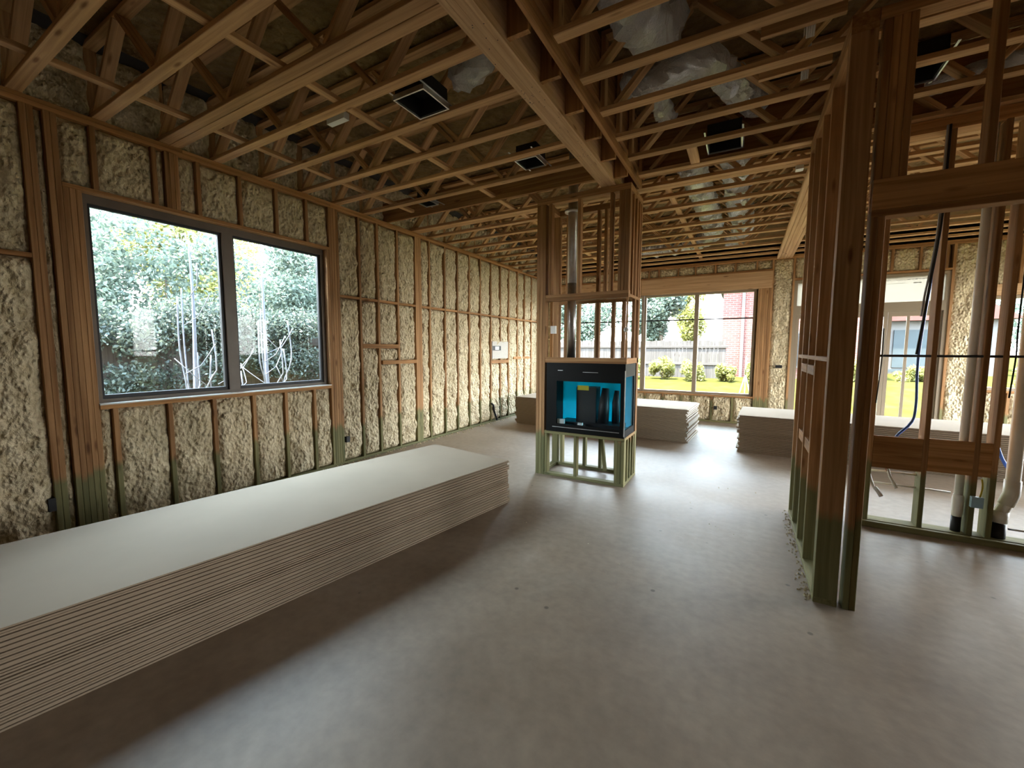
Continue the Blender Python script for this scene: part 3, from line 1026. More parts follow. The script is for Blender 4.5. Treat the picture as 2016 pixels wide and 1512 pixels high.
# upper studs
for x0, x1 in ((-2.262, -2.224), (-1.875, -1.837), (-1.470, -1.432), (-1.358, -1.320), (-1.319, -1.281), (-1.280, -1.228)):
    cs('upper_stud', x0, x1, FY0, FY0 + 0.089, 2.401, 3.55)
for x in (-2.24, -2.10, -1.80, -1.70, -1.50):
    cs('upper_stud', x, x + T, FY1 - 0.089, FY1, 2.369, 3.55)
for y in (5.13, 5.30, 5.45, 5.54):
    cs('upper_stud', FX1 - 0.089, FX1, y, y + T, 2.369, 3.55)
cs('top_plate', FX0, FX1, FY0, FY0 + 0.089, 3.551, 3.589)
cs('top_plate', FX0, FX1, FY0, FY0 + 0.089, 3.590, 3.628)
cs('top_plate', FX1 - 0.089, FX1, FY0 + 0.09, FY1, 3.551, 3.628)
cs('top_plate', FX0, FX0 + 0.089, FY0 + 0.09, FY1, 3.551, 3.628)
cs('top_plate', FX0 + 0.09, FX1 - 0.09, FY1 - 0.089, FY1, 3.551, 3.628)
o = multi('switch_box', [(-2.235, -2.165, FY0 + 0.02, FY0 + 0.06, 1.90, 2.0)], 'white_box')
tag(o, 'small white wiring box on the fireplace framing studs', 'wiring box')
tube('sensor_knob', [(FX1 - 0.01, FY0 - 0.002, 1.93), (FX1 - 0.01, FY0 - 0.03, 1.93), (FX1 - 0.01, FY0 - 0.05, 1.93)], lambda i: (0.028, 0.028, 0.014)[i], 'white_box', ch)
# flue
fl = empty('flue_pipe', (-1.93, 5.27, 1.6), 'grey metal flue pipe rising inside the fireplace framing', 'flue')
tube('pipe_section', [(-2.06, 5.27, 1.52), (-2.06, 5.27, 2.6)], 0.058, 'metal', fl, 20)
tube('pipe_section', [(-2.06, 5.27, 2.58), (-2.06, 5.27, 4.34)], 0.063, 'metal', fl, 20)
tube('collar', [(-2.06, 5.27, 3.50), (-2.06, 5.27, 3.53)], 0.11, 'metal', fl, 20)

# fireplace insert
ins = empty('fireplace_insert', (-1.74, 5.25, 0.612), 'black gas fireplace insert with blue film behind its glass', 'fireplace')
IX0, IX1, IY0, IY1, IZ0, IZ1 = -2.27, -1.232, 4.942, 5.46, 0.612, 1.518
multi('body', [(IX0, IX1, IY0, IY1, IZ0, IZ0 + 0.05), (IX0, IX1, IY0, IY1, IZ1 - 0.06, IZ1), (IX0, IX0 + 0.03, IY0, IY1, IZ0 + 0.05, IZ1 - 0.06)], 'black', ins)
multi('front_frame', [(IX0 + 0.03, IX1, IY0, IY0 + 0.03, IZ1 - 0.235, IZ1 - 0.06), (IX0 + 0.03, IX0 + 0.145, IY0, IY0 + 0.03, IZ0 + 0.05, IZ1 - 0.235),
                      (IX1 - 0.055, IX1, IY0, IY0 + 0.03, IZ0 + 0.05, IZ1 - 0.235), (IX0 + 0.145, IX1 - 0.055, IY0, IY0 + 0.03, IZ0 + 0.05, IZ0 + 0.105)], 'black', ins)
multi('side_frame', [(IX1 - 0.03, IX1, IY0 + 0.03, IY1, IZ1 - 0.16, IZ1 - 0.06), (IX1 - 0.03, IX1, IY0 + 0.03, IY1, IZ0 + 0.05, IZ0 + 0.09),
                     (IX1 - 0.03, IX1, IY1 - 0.05, IY1, IZ0 + 0.09, IZ1 - 0.16)], 'black', ins)
for bx in ((IX0 + 0.16, IX0 + 0.23, IY0 - 0.004, IY0, IZ1 - 0.10, IZ1 - 0.092), (IX0 + 0.50, IX0 + 0.70, IY0 - 0.004, IY0, IZ1 - 0.115, IZ1 - 0.108),
           (IX0 + 0.09, IX1 - 0.06, IY0 - 0.006, IY0, IZ0 + 0.06, IZ0 + 0.068), (IX1 - 0.008, IX1 + 0.002, IY0 - 0.004, IY0 + 0.006, IZ0 + 0.02, IZ1 - 0.08)):
    multi('chrome_trim', [bx], 'metal', ins)
multi('front_glass', [(IX0 + 0.145, IX1 - 0.055, IY0 + 0.012, IY0 + 0.016, IZ0 + 0.105, IZ1 - 0.235)], 'glass', ins)
multi('side_glass', [(IX1 - 0.016, IX1 - 0.012, IY0 + 0.03, IY1 - 0.05, IZ0 + 0.09, IZ1 - 0.16)], 'bluefilm_clear', ins)
multi('blue_film', [(IX0 + 0.03, IX1 - 0.03, IY1 - 0.012, IY1 - 0.008, IZ0 + 0.05, IZ1 - 0.06)], 'bluefilm', ins)
# things left inside the box
fb = multi('burner_crate', [(-1.93, -1.66, 5.16, 5.34, IZ0 + 0.12, 1.20)], 'dark', None)
tag(fb, 'dark upright crate standing inside the fireplace insert', 'crate')
W[fb.name] = Matrix.Identity(4)
bt = multi('burner_tray', [(-2.15, -1.32, 5.08, 5.38, IZ0 + 0.052, IZ0 + 0.12)], 'dark', ins)
o = tube('wrapped_log', [(-1.58, 5.22, IZ0 + 0.121), (-1.57, 5.22, 0.95), (-1.56, 5.24, 1.19)], lambda i: (0.075, 0.07, 0.045)[i], 'dark')
tag(o, 'dark wrapped bundle standing right of the crate in the fireplace', 'bundle')
o = tube('small_bundle', [(-1.43, 5.28, IZ0 + 0.121), (-1.43, 5.28, 1.0), (-1.42, 5.28, 1.16)], lambda i: (0.05, 0.05, 0.03)[i], 'dark')
tag(o, 'thinner dark bundle near the right side of the fireplace', 'bundle')
o = multi('warning_tag', [(-1.85, -1.70, IY0 + 0.035, IY0 + 0.038, 1.175, 1.235)], 'yellow')
tag(o, 'yellow tag hanging behind the fireplace glass', 'tag')
for bx, lab in (((-2.13, -2.03, IY0 + 0.035, IY0 + 0.07, IZ0 + 0.105, IZ0 + 0.165), 'white packing block at the lower left of the fireplace glass'),
                ((-1.84, -1.78, IY0 + 0.035, IY0 + 0.07, IZ0 + 0.105, IZ0 + 0.135), 'smaller white packing scrap below the fireplace crate')):
    o = multi('foam_packing', [bx], 'white_box')
    tag(o, lab, 'packing')

# ------------------------------------------------------------------ drywall stacks
def sheet_mesh(L, Wd, th, flip):
    """drywall: the long edges taper on the face side; sheets lie face to face in pairs"""
    a, b, t = L / 2, Wd / 2, 0.0030
    prof = [(-b, 0), (b, 0), (b, th - t), (b - 0.05, th), (-b + 0.05, th), (-b, th - t)]
    if flip:
        prof = [(y, th - z) for y, z in prof][::-1]
    v = [(-a, y, z) for y, z in prof] + [(a, y, z) for y, z in prof]
    n = 6
    f = [(i, (i + 1) % n, n + (i + 1) % n, n + i)[::-1] for i in range(n)] + [tuple(range(n)), tuple(range(2 * n - 1, n - 1, -1))]
    me = bpy.data.meshes.new('drywall_sheet')
    me.from_pydata(v, [], [q[::-1] for q in f])
    me.materials.append(M['paper'])
    me.materials.append(M['gypsum'])
    me.update()
    for p in me.polygons:
        if abs(p.normal.x) > 0.9:
            p.material_index = 1
    return me


TH = 0.0127
SM = [sheet_mesh(3.66, 1.22, TH - 0.0005, False), sheet_mesh(3.66, 1.22, TH - 0.0005, True)]


ONES = ['', 'first', 'second', 'third', 'fourth', 'fifth', 'sixth', 'seventh', 'eighth', 'ninth', 'tenth', 'eleventh', 'twelfth', 'thirteenth', 'fourteenth',
        'fifteenth', 'sixteenth', 'seventeenth', 'eighteenth', 'nineteenth']


def ordinal(k):
    if k < 20:
        return ONES[k]
    t, u = divmod(k, 10)
    return ({2: 'twentieth', 3: 'thirtieth'}[t] if u == 0 else {2: 'twenty-', 3: 'thirty-'}[t] + ONES[u])


def stack(cx, cy, ang, n, label, group, spread, topl, count=False):
    z = 0.001
    dx = dy = 0
    for k in range(n):
        if k % 2 == 0:
            dx, dy = random.uniform(-spread, spread), random.uniform(-0.006, 0.006)
            if k and random.random() < 0.30:
                z += 0.0035
        if k == n - 1:
            dx = dy = 0
        mw = Matrix.Translation((cx, cy, z)) @ Matrix.Rotation(ang, 4, 'Z') @ Matrix.Translation((dx, dy, 0))
        o = link(bpy.data.objects.new('drywall_sheet', SM[k % 2]), None, mw)
        lab = topl if k == n - 1 else label
        if k == 0:
            lab = topl.replace('topmost', 'bottom')
        elif count and k < n - 1:
            lab = 'grey drywall sheet, %s from the top of the long foreground stack' % ordinal(n - k)
        tag(o, lab, 'drywall', group)
        z += TH
    return z


# stack A under the left window
ang = math.atan2(3.49, 0.575)
d = Vector((math.cos(ang), math.sin(ang)))
nrm = Vector((-d.y, d.x))
fc = Vector((-2.213, 3.835))
c = fc - d * 1.83 + nrm * 0.61
stack(c.x, c.y, ang, 36, 'grey drywall sheet in the long foreground stack under the left window', 'drywall sheets in the foreground stack', 0.022,
      'topmost grey drywall sheet of the long foreground stack', True)
# stack B behind the fireplace
ang = math.atan2(7.92 - 8.13, 3.66)
d = Vector((math.cos(ang), math.sin(ang)))
nrm = Vector((-d.y, d.x))
c = Vector((-0.85, 7.925)) - d * 1.83 + nrm * 0.61
stack(c.x, c.y, ang, 47, 'drywall sheet in the stack behind the fireplace', 'drywall sheets behind the fireplace', 0.035,
      'topmost drywall sheet of the stack behind the fireplace')
# stack C behind the partition
ang = math.radians(-2.0)
d = Vector((math.cos(ang), math.sin(ang)))
nrm = Vector((-d.y, d.x))
c = Vector((-0.03, 7.70)) + d * 1.83 + nrm * 0.61
stack(c.x, c.y, ang, 47, 'drywall sheet in the stack behind the stud partition at right', 'drywall sheets behind the partition', 0.035,
      'topmost drywall sheet of the stack behind the stud partition')

# ------------------------------------------------------------------ plumbing
def pvc(name, label):
    return empty(name, (0, 0, 0), label, 'pipe')


p = pvc('vent_pipe', 'thin white drain pipe rising behind the backing boards')
tube('pipe', [(1.742, 5.13, 0.30), (1.742, 5.13, 3.8)], 0.030, 'white_pvc', p, 16)
tube('fitting', [(1.742, 5.13, 0.20), (1.742, 5.13, 0.24), (1.742, 5.13, 0.36), (1.742, 5.13, 0.40)], lambda i: (0.034, 0.039, 0.039, 0.034)[i], 'white_pvc', p, 16)
tube('rubber_collar', [(1.742, 5.13, 0.0), (1.742, 5.13, 0.20)], 0.034, 'dark', p, 16)
p = pvc('drain_pipe', 'thick white drain pipe with an offset bend at the right edge')
tube('pipe', [(2.065, 5.13, 3.8), (2.065, 5.13, 0.55), (2.065, 5.13, 0.46), (2.03, 5.13, 0.34), (2.005, 5.13, 0.26), (2.005, 5.13, 0.20)], 0.045, 'white_pvc', p, 18)
tube('fitting', [(2.065, 5.13, 0.58), (2.065, 5.13, 0.46), (2.035, 5.13, 0.36)], 0.052, 'white_pvc', p, 18)
tube('fitting', [(2.01, 5.13, 0.30), (2.005, 5.13, 0.20)], 0.054, 'white_pvc', p, 18)
tube('rubber_collar', [(2.005, 5.13, 0.0), (2.005, 5.13, 0.19)], 0.050, 'dark', p, 18)
tube('clamp_screw', [(2.05, 5.09, 0.16), (2.14, 5.05, 0.17)], 0.008, 'metal', p, 8)
sp = pvc('supply_tubing', 'white water supply tubing looped below the left backing board')
tube('tube', [(1.10, 5.10, 0.62), (1.105, 5.10, 0.52), (1.13, 5.08, 0.42), (1.15, 5.05, 0.37), (1.185, 5.0, 0.325)], 0.011, 'white_pvc', sp, 10, step=0.02)
tube('tube', [(1.10, 5.16, 0.525), (1.46, 5.16, 0.528)], 0.011, 'white_pvc', sp, 10)
tube('tube', [(1.14, 5.16, 0.41), (1.46, 5.16, 0.405), (1.70, 5.16, 0.40)], 0.009, 'white_pvc', sp, 10)
tube('tube', [(1.235, 5.08, 0.575), (1.255, 5.07, 0.50), (1.30, 5.05, 0.405)], 0.012, 'white_pvc', sp, 10)
tube('elbow', [(1.15, 5.06, 0.385), (1.165, 5.03, 0.36), (1.185, 5.0, 0.32)], 0.017, 'white_pvc', sp, 10)
tube('red_stub', [(1.225, 5.085, 0.60), (1.24, 5.08, 0.55)], 0.012, 'red_pipe', sp, 8)
c2 = pvc('conduit', 'dark horizontal conduit crossing the plumbing wall studs at eye level')
tube('rod', [(1.0, 5.075, 1.645), (3.6, 5.075, 1.65)], 0.011, 'dark', c2, 8)
t = tube('blue_tubing', [(1.50, 5.30, 2.55), (1.46, 5.28, 2.1), (1.43, 5.26, 1.6), (1.44, 5.25, 1.2), (1.42, 5.24, 1.02), (1.33, 5.22, 0.90), (1.29, 5.2, 0.84)], 0.011, 'blue_pipe', step=0.05, seg=8)
tag(t, 'blue plastic tubing bending down behind the left backing board', 'tubing')
t = tube('blue_tubing', [(1.97, 5.28, 1.6), (1.95, 5.27, 1.1), (1.97, 5.25, 0.95), (2.02, 5.22, 0.75), (2.06, 5.2, 0.66)], 0.013, 'blue_pipe', step=0.05, seg=8)
tag(t, 'blue plastic tubing beside the thick drain pipe at right edge', 'tubing')
t = tube('black_cable', [(1.445, 5.03, 3.62), (1.44, 5.02, 2.9), (1.425, 5.02, 2.6), (1.40, 5.02, 2.3), (1.385, 5.02, 2.1), (1.37, 5.02, 1.9), (1.35, 5.02, 1.66)], 0.009, 'wire', step=0.06, seg=6)
tag(t, 'black cable running down beside the first plumbing wall stud', 'cable')
t = tube('grey_cable', [(1.43, 5.04, 3.62), (1.425, 5.03, 2.9), (1.405, 5.03, 2.5), (1.375, 5.03, 2.2), (1.365, 5.04, 2.0)], 0.008, 'greywire', step=0.06, seg=6)
tag(t, 'grey cable beside the black one on the plumbing wall', 'cable')
t = tube('black_cable', [(1.115, 5.03, 1.9), (1.12, 5.03, 1.65), (1.11, 5.03, 1.4), (1.10, 5.03, 1.2)], 0.005, 'wire', step=0.06, seg=6)
tag(t, 'short dark wire hanging beside the partition end post', 'cable')
t = tube('black_cable', [(1.97, 5.04, 2.6), (1.96, 5.03, 1.9), (1.965, 5.03, 1.65), (1.95, 5.03, 1.3)], 0.006, 'wire', step=0.06, seg=6)
tag(t, 'dark wire on the plumbing wall stud near the right edge', 'cable')
o = multi('wiring_box', [(1.79, 1.865, 5.02, 5.058, 0.325, 0.42)], 'blue_box')
tag(o, 'pale blue electrical box low on the plumbing wall stud', 'wiring box')
t = tube('yellow_cable', [(1.85, 5.05, 0.58), (1.86, 5.05, 0.50), (1.845, 5.04, 0.42)], 0.006, 'yellow', step=0.03, seg=6)
tag(t, 'short yellow cable entering the pale blue electrical box', 'cable')

# ------------------------------------------------------------------ electrical bits on the left wall
for (y, z, w, h), lab in zip(((1.010, 0.37, 0.045, 0.11), (3.99, 0.36, 0.06, 0.085)), ('small black outlet box low on the wall left of the window', 'small black outlet box low on the wall right of the window')):
    o = multi('outlet_box', [(XL - 0.05, XL + 0.012, y - w / 2, y + w / 2, z - h / 2, z + h / 2)], 'dark')
    tag(o, lab, 'outlet box')
pn = multi('panel_board', [(XL - 0.02, XL + 0.004, 7.98, 8.70, 1.47, 1.87)], 'gypsum')
tag(pn, 'pale backing board with a small recess on the far left wall', 'board')
pb = multi('recess_box', [(XL + 0.001, XL + 0.008, 8.0, 8.36, 1.66, 1.765)], 'dark', pn)
multi('plate', [(XL + 0.008, XL + 0.010, 8.10, 8.27, 1.675, 1.75)], 'white_box', pb)
t = tube('black_cable', [(XL + 0.02, 7.92, 0.44), (XL + 0.03, 7.98, 0.40), (XL + 0.03, 8.02, 0.25), (XL + 0.04, 8.08, 0.12), (XL + 0.05, 8.11, 0.03)], 0.022, 'wire', step=0.05, seg=8)
tag(t, 'thick black cable end hanging at the foot of the far left wall', 'cable')
o = multi('outlet_box', [(-0.57, -0.50, YF - 0.02, YF + 0.04, 0.30, 0.38)], 'dark')
tag(o, 'small black outlet box below the far window', 'outlet box')
o = multi('thermostat_box', [(0.60, 0.72, YF - 0.03, YF + 0.02, 1.30, 1.36)], 'dark')
tag(o, 'dark wiring box on the foam column right of the far window', 'wiring box')

# ------------------------------------------------------------------ ducts in the ceiling
def duct(name, label, path, r):
    o = empty(name, path[0], label, 'duct')
    tube('sleeve', path, lambda i: r * (1 + 0.04 * math.sin(i * 0.9)), 'foil', o, 15, False, 0.42, 0.045)
    return o


duct('flex_duct', 'crinkled silver duct hanging at top centre right of the beam', [(-0.80, 2.2, 4.12), (-0.78, 2.6, 4.05), (-0.76, 2.95, 4.00), (-0.72, 3.25, 4.06), (-0.62, 3.5, 4.2)], 0.17)
duct('flex_duct', 'crinkled silver duct sagging between the second and third right joists', [(-1.0, 3.9, 4.1), (-0.75, 3.8, 3.98), (-0.45, 3.72, 3.98), (-0.25, 4.05, 4.0), (-0.12, 4.45, 4.02), (-0.02, 4.8, 4.08)], 0.12)
duct('flex_duct', 'smaller silver duct behind the sagging one, left', [(-0.62, 3.6, 4.2), (-0.74, 3.95, 4.02), (-0.80, 4.25, 4.0), (-0.78, 4.6, 4.05)], 0.09)
duct('flex_duct', 'left of two pale duct runs above the far joists', [(-0.70, 5.6, 4.04), (-0.66, 6.1, 3.95), (-0.62, 7.0, 3.93), (-0.60, 8.0, 3.93), (-0.62, 8.8, 3.93), (-0.9, 9.5, 3.93), (-1.6, 9.75, 3.93), (-2.6, 9.8, 3.95)], 0.155)
duct('flex_duct', 'right of two pale duct runs above the far joists', [(-0.20, 5.6, 4.04), (-0.18, 6.1, 3.95), (-0.17, 7.0, 3.93), (-0.14, 8.0, 3.93), (-0.13, 8.8, 3.93), (-0.2, 9.35, 3.94), (-0.3, 9.9, 3.97)], 0.16)
duct('flex_duct', 'short silver duct joining the black register box left of the beam', [(-2.18, 2.93, 3.98), (-2.0, 2.88, 3.93), (-1.80, 2.80, 3.98), (-1.70, 2.74, 4.12)], 0.11)
duct('flex_duct', 'long pale duct seen through the framing at upper right', [(1.25, 5.0, 3.95), (1.7, 4.85, 3.93), (2.2, 4.7, 3.95)], 0.07)


def register(name, label, cx, cy, s, z):
    o = empty(name, (cx, cy, z), label, 'register')
    h = 0.14
    multi('can', [(cx - s, cx + s, cy - s, cy + s, z + h, z + h + 0.01), (cx - s, cx - s + 0.008, cy - s, cy + s, z, z + h),
                  (cx + s - 0.008, cx + s, cy - s, cy + s, z, z + h), (cx - s, cx + s, cy - s, cy - s + 0.008, z, z + h), (cx - s, cx + s, cy + s - 0.008, cy + s, z, z + h)], 'dark', o)
    multi('rim', [(cx - s - 0.012, cx - s, cy - s - 0.012, cy + s + 0.012, z - 0.01, z + 0.03), (cx + s, cx + s + 0.012, cy - s - 0.012, cy + s + 0.012, z - 0.01, z + 0.03),
                  (cx - s, cx + s, cy - s - 0.012, cy - s, z - 0.01, z + 0.03), (cx - s, cx + s, cy + s, cy + s + 0.012, z - 0.01, z + 0.03)], 'metal', o)
    multi('hanger_strip', [(cx - s - 0.02, cx - s - 0.005, cy - 0.26, cy + 0.26, z + 0.03, z + 0.035), (cx + s + 0.005, cx + s + 0.02, cy - 0.26, cy + 0.26, z + 0.03, z + 0.035)], 'metal', o)
    return o


register('ceiling_register', 'square black register box between joists left of the beam', -2.42, 2.74, 0.15, 3.72)
register('ceiling_register', 'small black register box near the fireplace top left', -2.15, 4.2, 0.12, 3.75)
register('ceiling_register', 'small black register box above the end of the left window', -4.0, 4.62, 0.10, 3.75)
register('ceiling_register', 'black register with white rims between right joists', -0.27, 4.80, 0.15, 3.76)
register('ceiling_register', 'black register box with white straps at upper right', 1.02, 4.32, 0.14, 3.76)
# white electrical fixture bars and small plates
o = multi('junction_box', [(-3.52, -3.28, 2.66, 2.72, 3.80, 3.86)], 'white_box')
tag(o, 'long pale bracket between the joists above the left window', 'bracket')
o = multi('junction_box', [(0.40, 0.47, 5.57, 5.66, 3.66, 3.74)], 'white_box')
tag(o, 'small white plate on the laminated beam near the partition top', 'plate')
for k, (x, y) in enumerate(((0.28, 3.86), (0.26, 3.37))):
    c = empty('cable_bundle', (x, y, 3.7), ('bundle of pale cables dropping beside the upper partition' if k == 0 else 'bundle of pale cables dropping near the top of the picture'), 'cable bundle')
    for j in range(4):
        tube('cable', [(x + j * 0.016, y, 4.28), (x + j * 0.014, y + 0.02, 3.9), (x + j * 0.012, y + 0.05, 3.72)], 0.006, 'white_pvc', c, 6, step=0.08)
for k, y in enumerate((3.36, 3.85)):
    o = box('brace_board', 0.0, 0.45, y - 0.05, y - 0.012, 3.745, 3.834, None, 'truss')
    tag(o, 'short pale brace between the right joists, %s the cable bundles' % ('nearer of the two by' if k == 0 else 'farther of the two by'), 'brace')

# ------------------------------------------------------------------ foam crumbs along the walls
v, f = [], []
def crumb(x, y, s):
    o = len(v)
    for dx, dy, dz in ((1, 0, 0), (-1, 0, 0), (0, 1, 0), (0, -1, 0), (0, 0, 1)):
        v.append((x + dx * s * random.uniform(.6, 1.3), y + dy * s * random.uniform(.6, 1.3), 0.001 + dz * s))
    f.extend([(o, o + 2, o + 4), (o + 2, o + 1, o + 4), (o + 1, o + 3, o + 4), (o + 3, o, o + 4)])
random.seed(3)
for _ in range(380):
    crumb(XL + abs(random.gauss(0, 0.07)) + 0.01, random.uniform(2.5, 10.3), random.uniform(0.005, 0.02))
for _ in range(160):
    crumb(0.47 - abs(random.gauss(0, 0.03)), random.uniform(3.3, 5.1), random.uniform(0.004, 0.011))
for _ in range(70):
    crumb(random.uniform(-4.5, 0.3), random.uniform(3.0, 9.5), random.uniform(0.003, 0.008))
o = mesh_obj('foam_crumbs', v, f, 'foam')
tag(o, 'small cream foam crumbs scattered along the wall bases', 'debris', kind='stuff')

# ------------------------------------------------------------------ outside
def leaves(name, clumps, n, size, mat, parent, flat=0.0):
    """n small leaf blades spread over ellipsoid clumps (x, y, z, rx, ry, rz)"""
    C = np.array(clumps)
    wts = C[:, 3] * C[:, 4] + C[:, 4] * C[:, 5]
    pick = RNG.choice(len(C), n, p=wts / wts.sum())
    d = RNG.normal(size=(n, 3))
    d /= np.linalg.norm(d, axis=1)[:, None]
    r = RNG.random(n) ** 0.45
    P = C[pick, :3] + d * r[:, None] * C[pick, 3:6]
    a = RNG.normal(size=(n, 3))
    a /= np.linalg.norm(a, axis=1)[:, None]
    b = np.cross(a, RNG.normal(size=(n, 3)))
    b /= np.linalg.norm(b, axis=1)[:, None]
    s = size * (0.6 + 0.8 * RNG.random(n))[:, None]
    a, b = a * s, b * s * 0.55
    V = np.stack([P - a, P + b, P + a, P - b], 1).reshape(-1, 3)
    me = bpy.data.meshes.new(name)
    F = np.arange(4 * n).reshape(-1, 4)
    me.from_pydata(V.tolist(), [], F.tolist())
    me.materials.append(M[mat])
    me.update()
    o = link(bpy.data.objects.new(name, me), parent)
    o['kind'] = 'stuff'
    return o


def tree(name, label, x, y, h, rx, rz, n, size, mat, group=None, trunk='trunk', seed=0):
    random.seed(seed + 17)
    o = empty(name, (x, y, -0.25), label, 'tree', group)
    tube('trunk', [(x, y, -0.3), (x + 0.05, y + 0.05, h * 0.4), (x - 0.05, y, h * 0.8)], lambda i: (0.14, 0.10, 0.04)[i], trunk, o, 10)
    cl = []
    for k in range(9):
        cl.append((x + random.uniform(-1, 1) * rx * 0.7, y + random.uniform(-1, 1) * rx * 0.7, h - rz + random.uniform(-1, 1) * rz * 0.75, rx * 0.45, rx * 0.45, rz * 0.42))
    leaves('foliage', cl, n, size, mat, o)
    return o


def fence(name, label, p0, p1, h, pw=0.14):
    p0, p1 = Vector(p0), Vector(p1)
    o = empty(name, p0, label, 'fence')
    d = (p1 - p0)
    n = int(d.length / (pw + 0.002))
    u = d.normalized()
    for k in range(n):
        c = p0 + u * (k + 0.5) * (pw + 0.002)
        hh = h + random.choice((-0.02, 0, 0.015))
        lumber('plank', (c.x, c.y, -0.24), (c.x, c.y, hh if abs(hh - h) > 0.005 else h), pw, 0.018, u, o, 'fence')
    nrm = Vector((-u.y, u.x, 0))
    for z in (0.15, h * 0.55, h - 0.25):
        a, b = p0 + nrm * -0.03, p1 + nrm * -0.03
        lumber('rail', (a.x, a.y, z), (b.x, b.y, z), 0.04, 0.089, nrm, o, 'fence')
    return o


random.seed(4)
fence('board_fence', 'weathered board fence outside the left window', (-9.2, -1.0, 0), (-9.2, 12.5, 0), 2.05)
fence('board_fence', 'weathered board fence at the back of the far lawn', (-9.0, 17.9, 0), (-0.55, 17.9, 0), 2.05)
iv = empty('ivy_hedge', (-8.9, 5, -0.25), 'dark ivy hedge growing over the fence outside the left window', 'hedge')
cl = []
for k in range(60):
    y = random.uniform(-1, 12)
    cl.append((-8.95 + random.uniform(-0.1, 0.25), y, random.uniform(0.9, 2.35), 0.25, 0.5, 0.32))
for k in range(45):
    y = random.uniform(-1, 12)
    cl.append((-9.0 + random.uniform(-0.1, 0.2), y, random.uniform(1.9, 2.5), 0.3, 0.6, 0.3))
leaves('foliage', cl, 52000, 0.034, 'leaf_dark', iv)
for k, (x, y, h, rx, rz, n, mat, lab) in enumerate((
        (-13.1, 2.5, 5.6, 1.45, 2.0, 9000, 'leaf_mid', 'leafy green tree beyond the fence, at left of the left window'),
        (-13.3, 5.5, 6.2, 1.5, 2.4, 10000, 'leaf_yellow', 'yellow green tree beyond the fence, in the middle of the left window'),
        (-13.1, 8.5, 5.2, 1.45, 1.9, 9000, 'leaf_mid', 'low green tree beyond the fence, behind the right pane'),
        (-13.3, 11.7, 6.6, 1.6, 2.5, 9000, 'leaf_yellow', 'tall yellow green tree at the right end of the left fence'),
        (-13.1, -0.6, 6.0, 1.5, 2.2, 7000, 'leaf_mid', 'green tree beyond the fence, left of the window view'),
        (-17.6, 4.0, 8.5, 2.0, 3.4, 11000, 'leaf_mid', 'tall green tree far behind the left fence'),
        (-17.6, 8.6, 9.0, 2.3, 3.6, 11000, 'leaf_yellow', 'tallest pale tree far behind the left fence'))):
    tree('garden_tree', lab, x, y, h, rx, rz, int(n * 1.9), 0.055, mat, 'trees beyond the left fence', seed=k)


def sapling(label, x, y, h, stems, seed):
    random.seed(seed)
    o = empty('sapling', (x, y, -0.25), label, 'sapling', 'saplings outside the left window')
    for k in range(stems):
        a = random.uniform(0, 6.28)
        s = random.uniform(0.12, 0.45) if k else 0.08
        hh = h if k == 0 else random.uniform(0.5, 0.85) * h
        tube('stem', [(x, y, -0.25), (x + math.cos(a) * s * 0.5, y + math.sin(a) * s * 0.5, 0.9 + 0.25 * k / stems), (x + math.cos(a) * s * 0.8, y + math.sin(a) * s, hh * 0.7), (x + math.cos(a) * s * 0.7, y + math.sin(a) * s * 0.9, hh)],
             lambda i: 0.045 - 0.0016 * i if k == 0 else 0.010, 'pale_trunk', o, 8, step=0.15)
        for j in range(1):
            b = random.uniform(0, 6.28)
            z0 = random.uniform(0.9, hh * 0.8)
            tube('twig', [(x + math.cos(a) * s * 0.6, y + math.sin(a) * s * 0.6, z0), (x + math.cos(a) * s * 0.6 + math.cos(b) * 0.2, y + math.sin(a) * s * 0.6 + math.sin(b) * 0.25, z0 + 0.12),
                          (x + math.cos(b) * 0.35, y + math.sin(b) * 0.4, z0 + 0.42)], 0.006, 'pale_trunk', o, 6, step=0.15)
    return o


hd = empty('tall_hedge', (-10.6, 5.5, -0.25), 'tall pale green hedge rising behind the left fence', 'hedge')
cl = []
for k in range(110):
    cl.append((-10.6 + random.uniform(-0.35, 0.35), random.uniform(-1, 12.5), random.uniform(1.6, 4.3), 0.4, 0.65, 0.5))
leaves('foliage', cl, 46000, 0.05, 'leaf_mid', hd)
for k in range(7):
    tube('stem', [(-10.6, 0.2 + k * 1.9, -0.25), (-10.62, 0.25 + k * 1.9, 1.2), (-10.58, 0.2 + k * 1.9, 3.2)], lambda i: (0.05, 0.04, 0.02)[i], 'trunk', hd, 8)
sapling('pale stemmed sapling outside the left pane of the left window', -6.9, 2.83, 3.2, 5, 4)
sapling('pale stemmed sapling outside the right pane of the left window', -6.9, 3.92, 2.95, 6, 9)
sapling('thin pale sapling just left of the window mullion', -7.0, 3.36, 2.2, 3, 12)

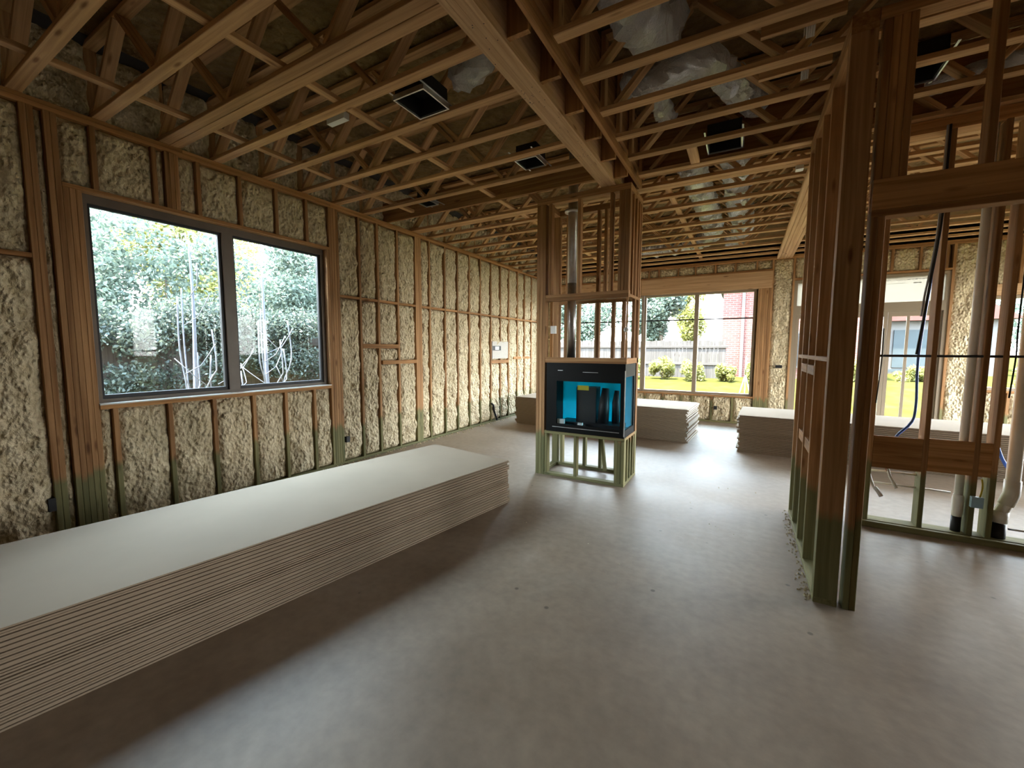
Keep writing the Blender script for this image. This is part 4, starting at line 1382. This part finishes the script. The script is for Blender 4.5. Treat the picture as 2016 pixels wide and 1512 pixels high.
# far garden
for k, (x, y, h, rx, rz, n, mat, lab) in enumerate((
        (-3.6, 20.8, 5.5, 1.35, 2.0, 7000, 'leaf_mid', 'green tree behind the far fence, left pane of the far window'),
        (-3.0, 27.2, 6.2, 1.1, 2.2, 6000, 'leaf_yellow', 'yellow green tree left of the brick house'),
        (-7.6, 21.0, 6.0, 1.9, 2.4, 7000, 'leaf_mid', 'broad green tree behind the fireplace framing in the far garden'),
        (-12.6, 21.5, 6.5, 2.0, 2.6, 7000, 'leaf_yellow', 'leafy tree at the far left corner of the garden'),
        (12.8, 31.0, 6.5, 2.6, 2.4, 6000, 'leaf_mid', 'distant tree beyond the lawn at right'),)):
    tree('garden_tree', lab, x, y, h, rx, rz, int(n * 1.3), 0.085, mat, 'trees behind the far garden', seed=k + 30)
for k, (x, y, r, h, lab) in enumerate(((-3.9, 16.6, 0.42, 0.75, 'yellow shrub at the left of the far lawn'), (-2.75, 16.7, 0.5, 0.9, 'largest yellow shrub in the left far pane'), (-1.6, 16.6, 0.48, 0.85, 'yellow shrub behind the far window mullion'),
                                       (-0.55, 16.7, 0.42, 0.75, 'yellow shrub in the right far pane'), (0.45, 16.6, 0.42, 0.8, 'yellow shrub in front of the brick house'),
                                       (3.3, 18.6, 0.7, 0.8, 'yellow shrub seen through the garden door'), (5.3, 19.6, 0.6, 0.6, 'low shrub at right seen through the garden door'), (7.6, 18.0, 0.8, 1.0, 'shrub outside the right edge window'))):
    o = empty('shrub', (x, y, 0.5), lab, 'shrub', 'shrubs on the far lawn')
    cl = [(x + random.uniform(-1, 1) * r * 0.75, y + random.uniform(-0.3, 0.3), 0.5 + h * random.uniform(0.15, 0.85), r * random.uniform(0.2, 0.45), r * 0.4, h * random.uniform(0.15, 0.35)) for _ in range(11)]
    leaves('foliage', cl, 3200, 0.042, 'leaf_yellow', o)
    tube('stem', [(x, y, 0.45), (x, y, 0.5 + h * 0.3), (x + 0.03, y, 0.5 + h * 0.6)], 0.02, 'trunk', o, 6)
# brick house
bh = empty('brick_house', (2.6, 21, -0.25), 'red brick house at the right of the far window', 'house')
multi('wall', [(-0.85, 3.6, 19.2, 26.0, -0.25, 4.6)], 'brick', bh)
mesh_obj('roof', [(-1.2, 18.8, 4.55), (3.9, 18.8, 4.55), (3.9, 26.4, 4.55), (-1.2, 26.4, 4.55), (-1.2, 22.6, 6.8), (3.9, 22.6, 6.8)],
         [(0, 1, 5, 4), (2, 3, 4, 5), (0, 4, 3), (1, 2, 5), (0, 3, 2, 1)], 'shingle', bh)
multi('downspout', [(-0.17, -0.06, 19.10, 19.2, -0.2, 4.5)], 'whitewall', bh)
wv = multi('window_frame', [(1.4, 2.5, 19.15, 19.22, 1.0, 2.4)], 'whitewall', bh)
multi('window_pane', [(1.48, 2.42, 19.14, 19.15, 1.08, 2.32)], 'dark', wv)
# house seen through the garden door
nh = empty('neighbour_house', (6.5, 27, -0.25), 'pale neighbour house with a red gable beyond the lawn', 'house')
multi('wall', [(4.6, 9.4, 25.0, 31.0, -0.25, 3.0)], 'whitewall', nh)
mesh_obj('roof', [(4.2, 24.6, 3.0), (9.8, 24.6, 3.0), (9.8, 31.4, 3.0), (4.2, 31.4, 3.0), (7.0, 24.6, 4.8), (7.0, 31.4, 4.8)],
         [(0, 1, 4), (3, 5, 2), (0, 4, 5, 3), (1, 2, 5, 4), (0, 3, 2, 1)], 'redroof', nh)
multi('garage_front', [(5.9, 7.3, 24.93, 25.0, 0.9, 2.6)], 'bluegrey', nh)
for k in range(3):
    multi('siding_board', [(5.7, 7.4, 24.90, 24.93, 0.25 + k * 0.22, 0.38 + k * 0.22)], 'bluegrey', nh)
# trellis stand in the garden
ts = empty('garden_trellis', (0.0, 13.2, -0.25), 'small metal garden stand outside the far window at right', 'stand')
for dx, dy in ((-0.3, 0), (0.3, 0), (0, 0.3)):
    tube('leg', [(0.05 + dx, 13.2 + dy, -0.25), (0.05, 13.2, 1.0)], 0.012, 'metal', ts, 8)
tube('post', [(0.05, 13.2, 0.95), (0.05, 13.2, 1.5)], 0.015, 'metal', ts, 8)
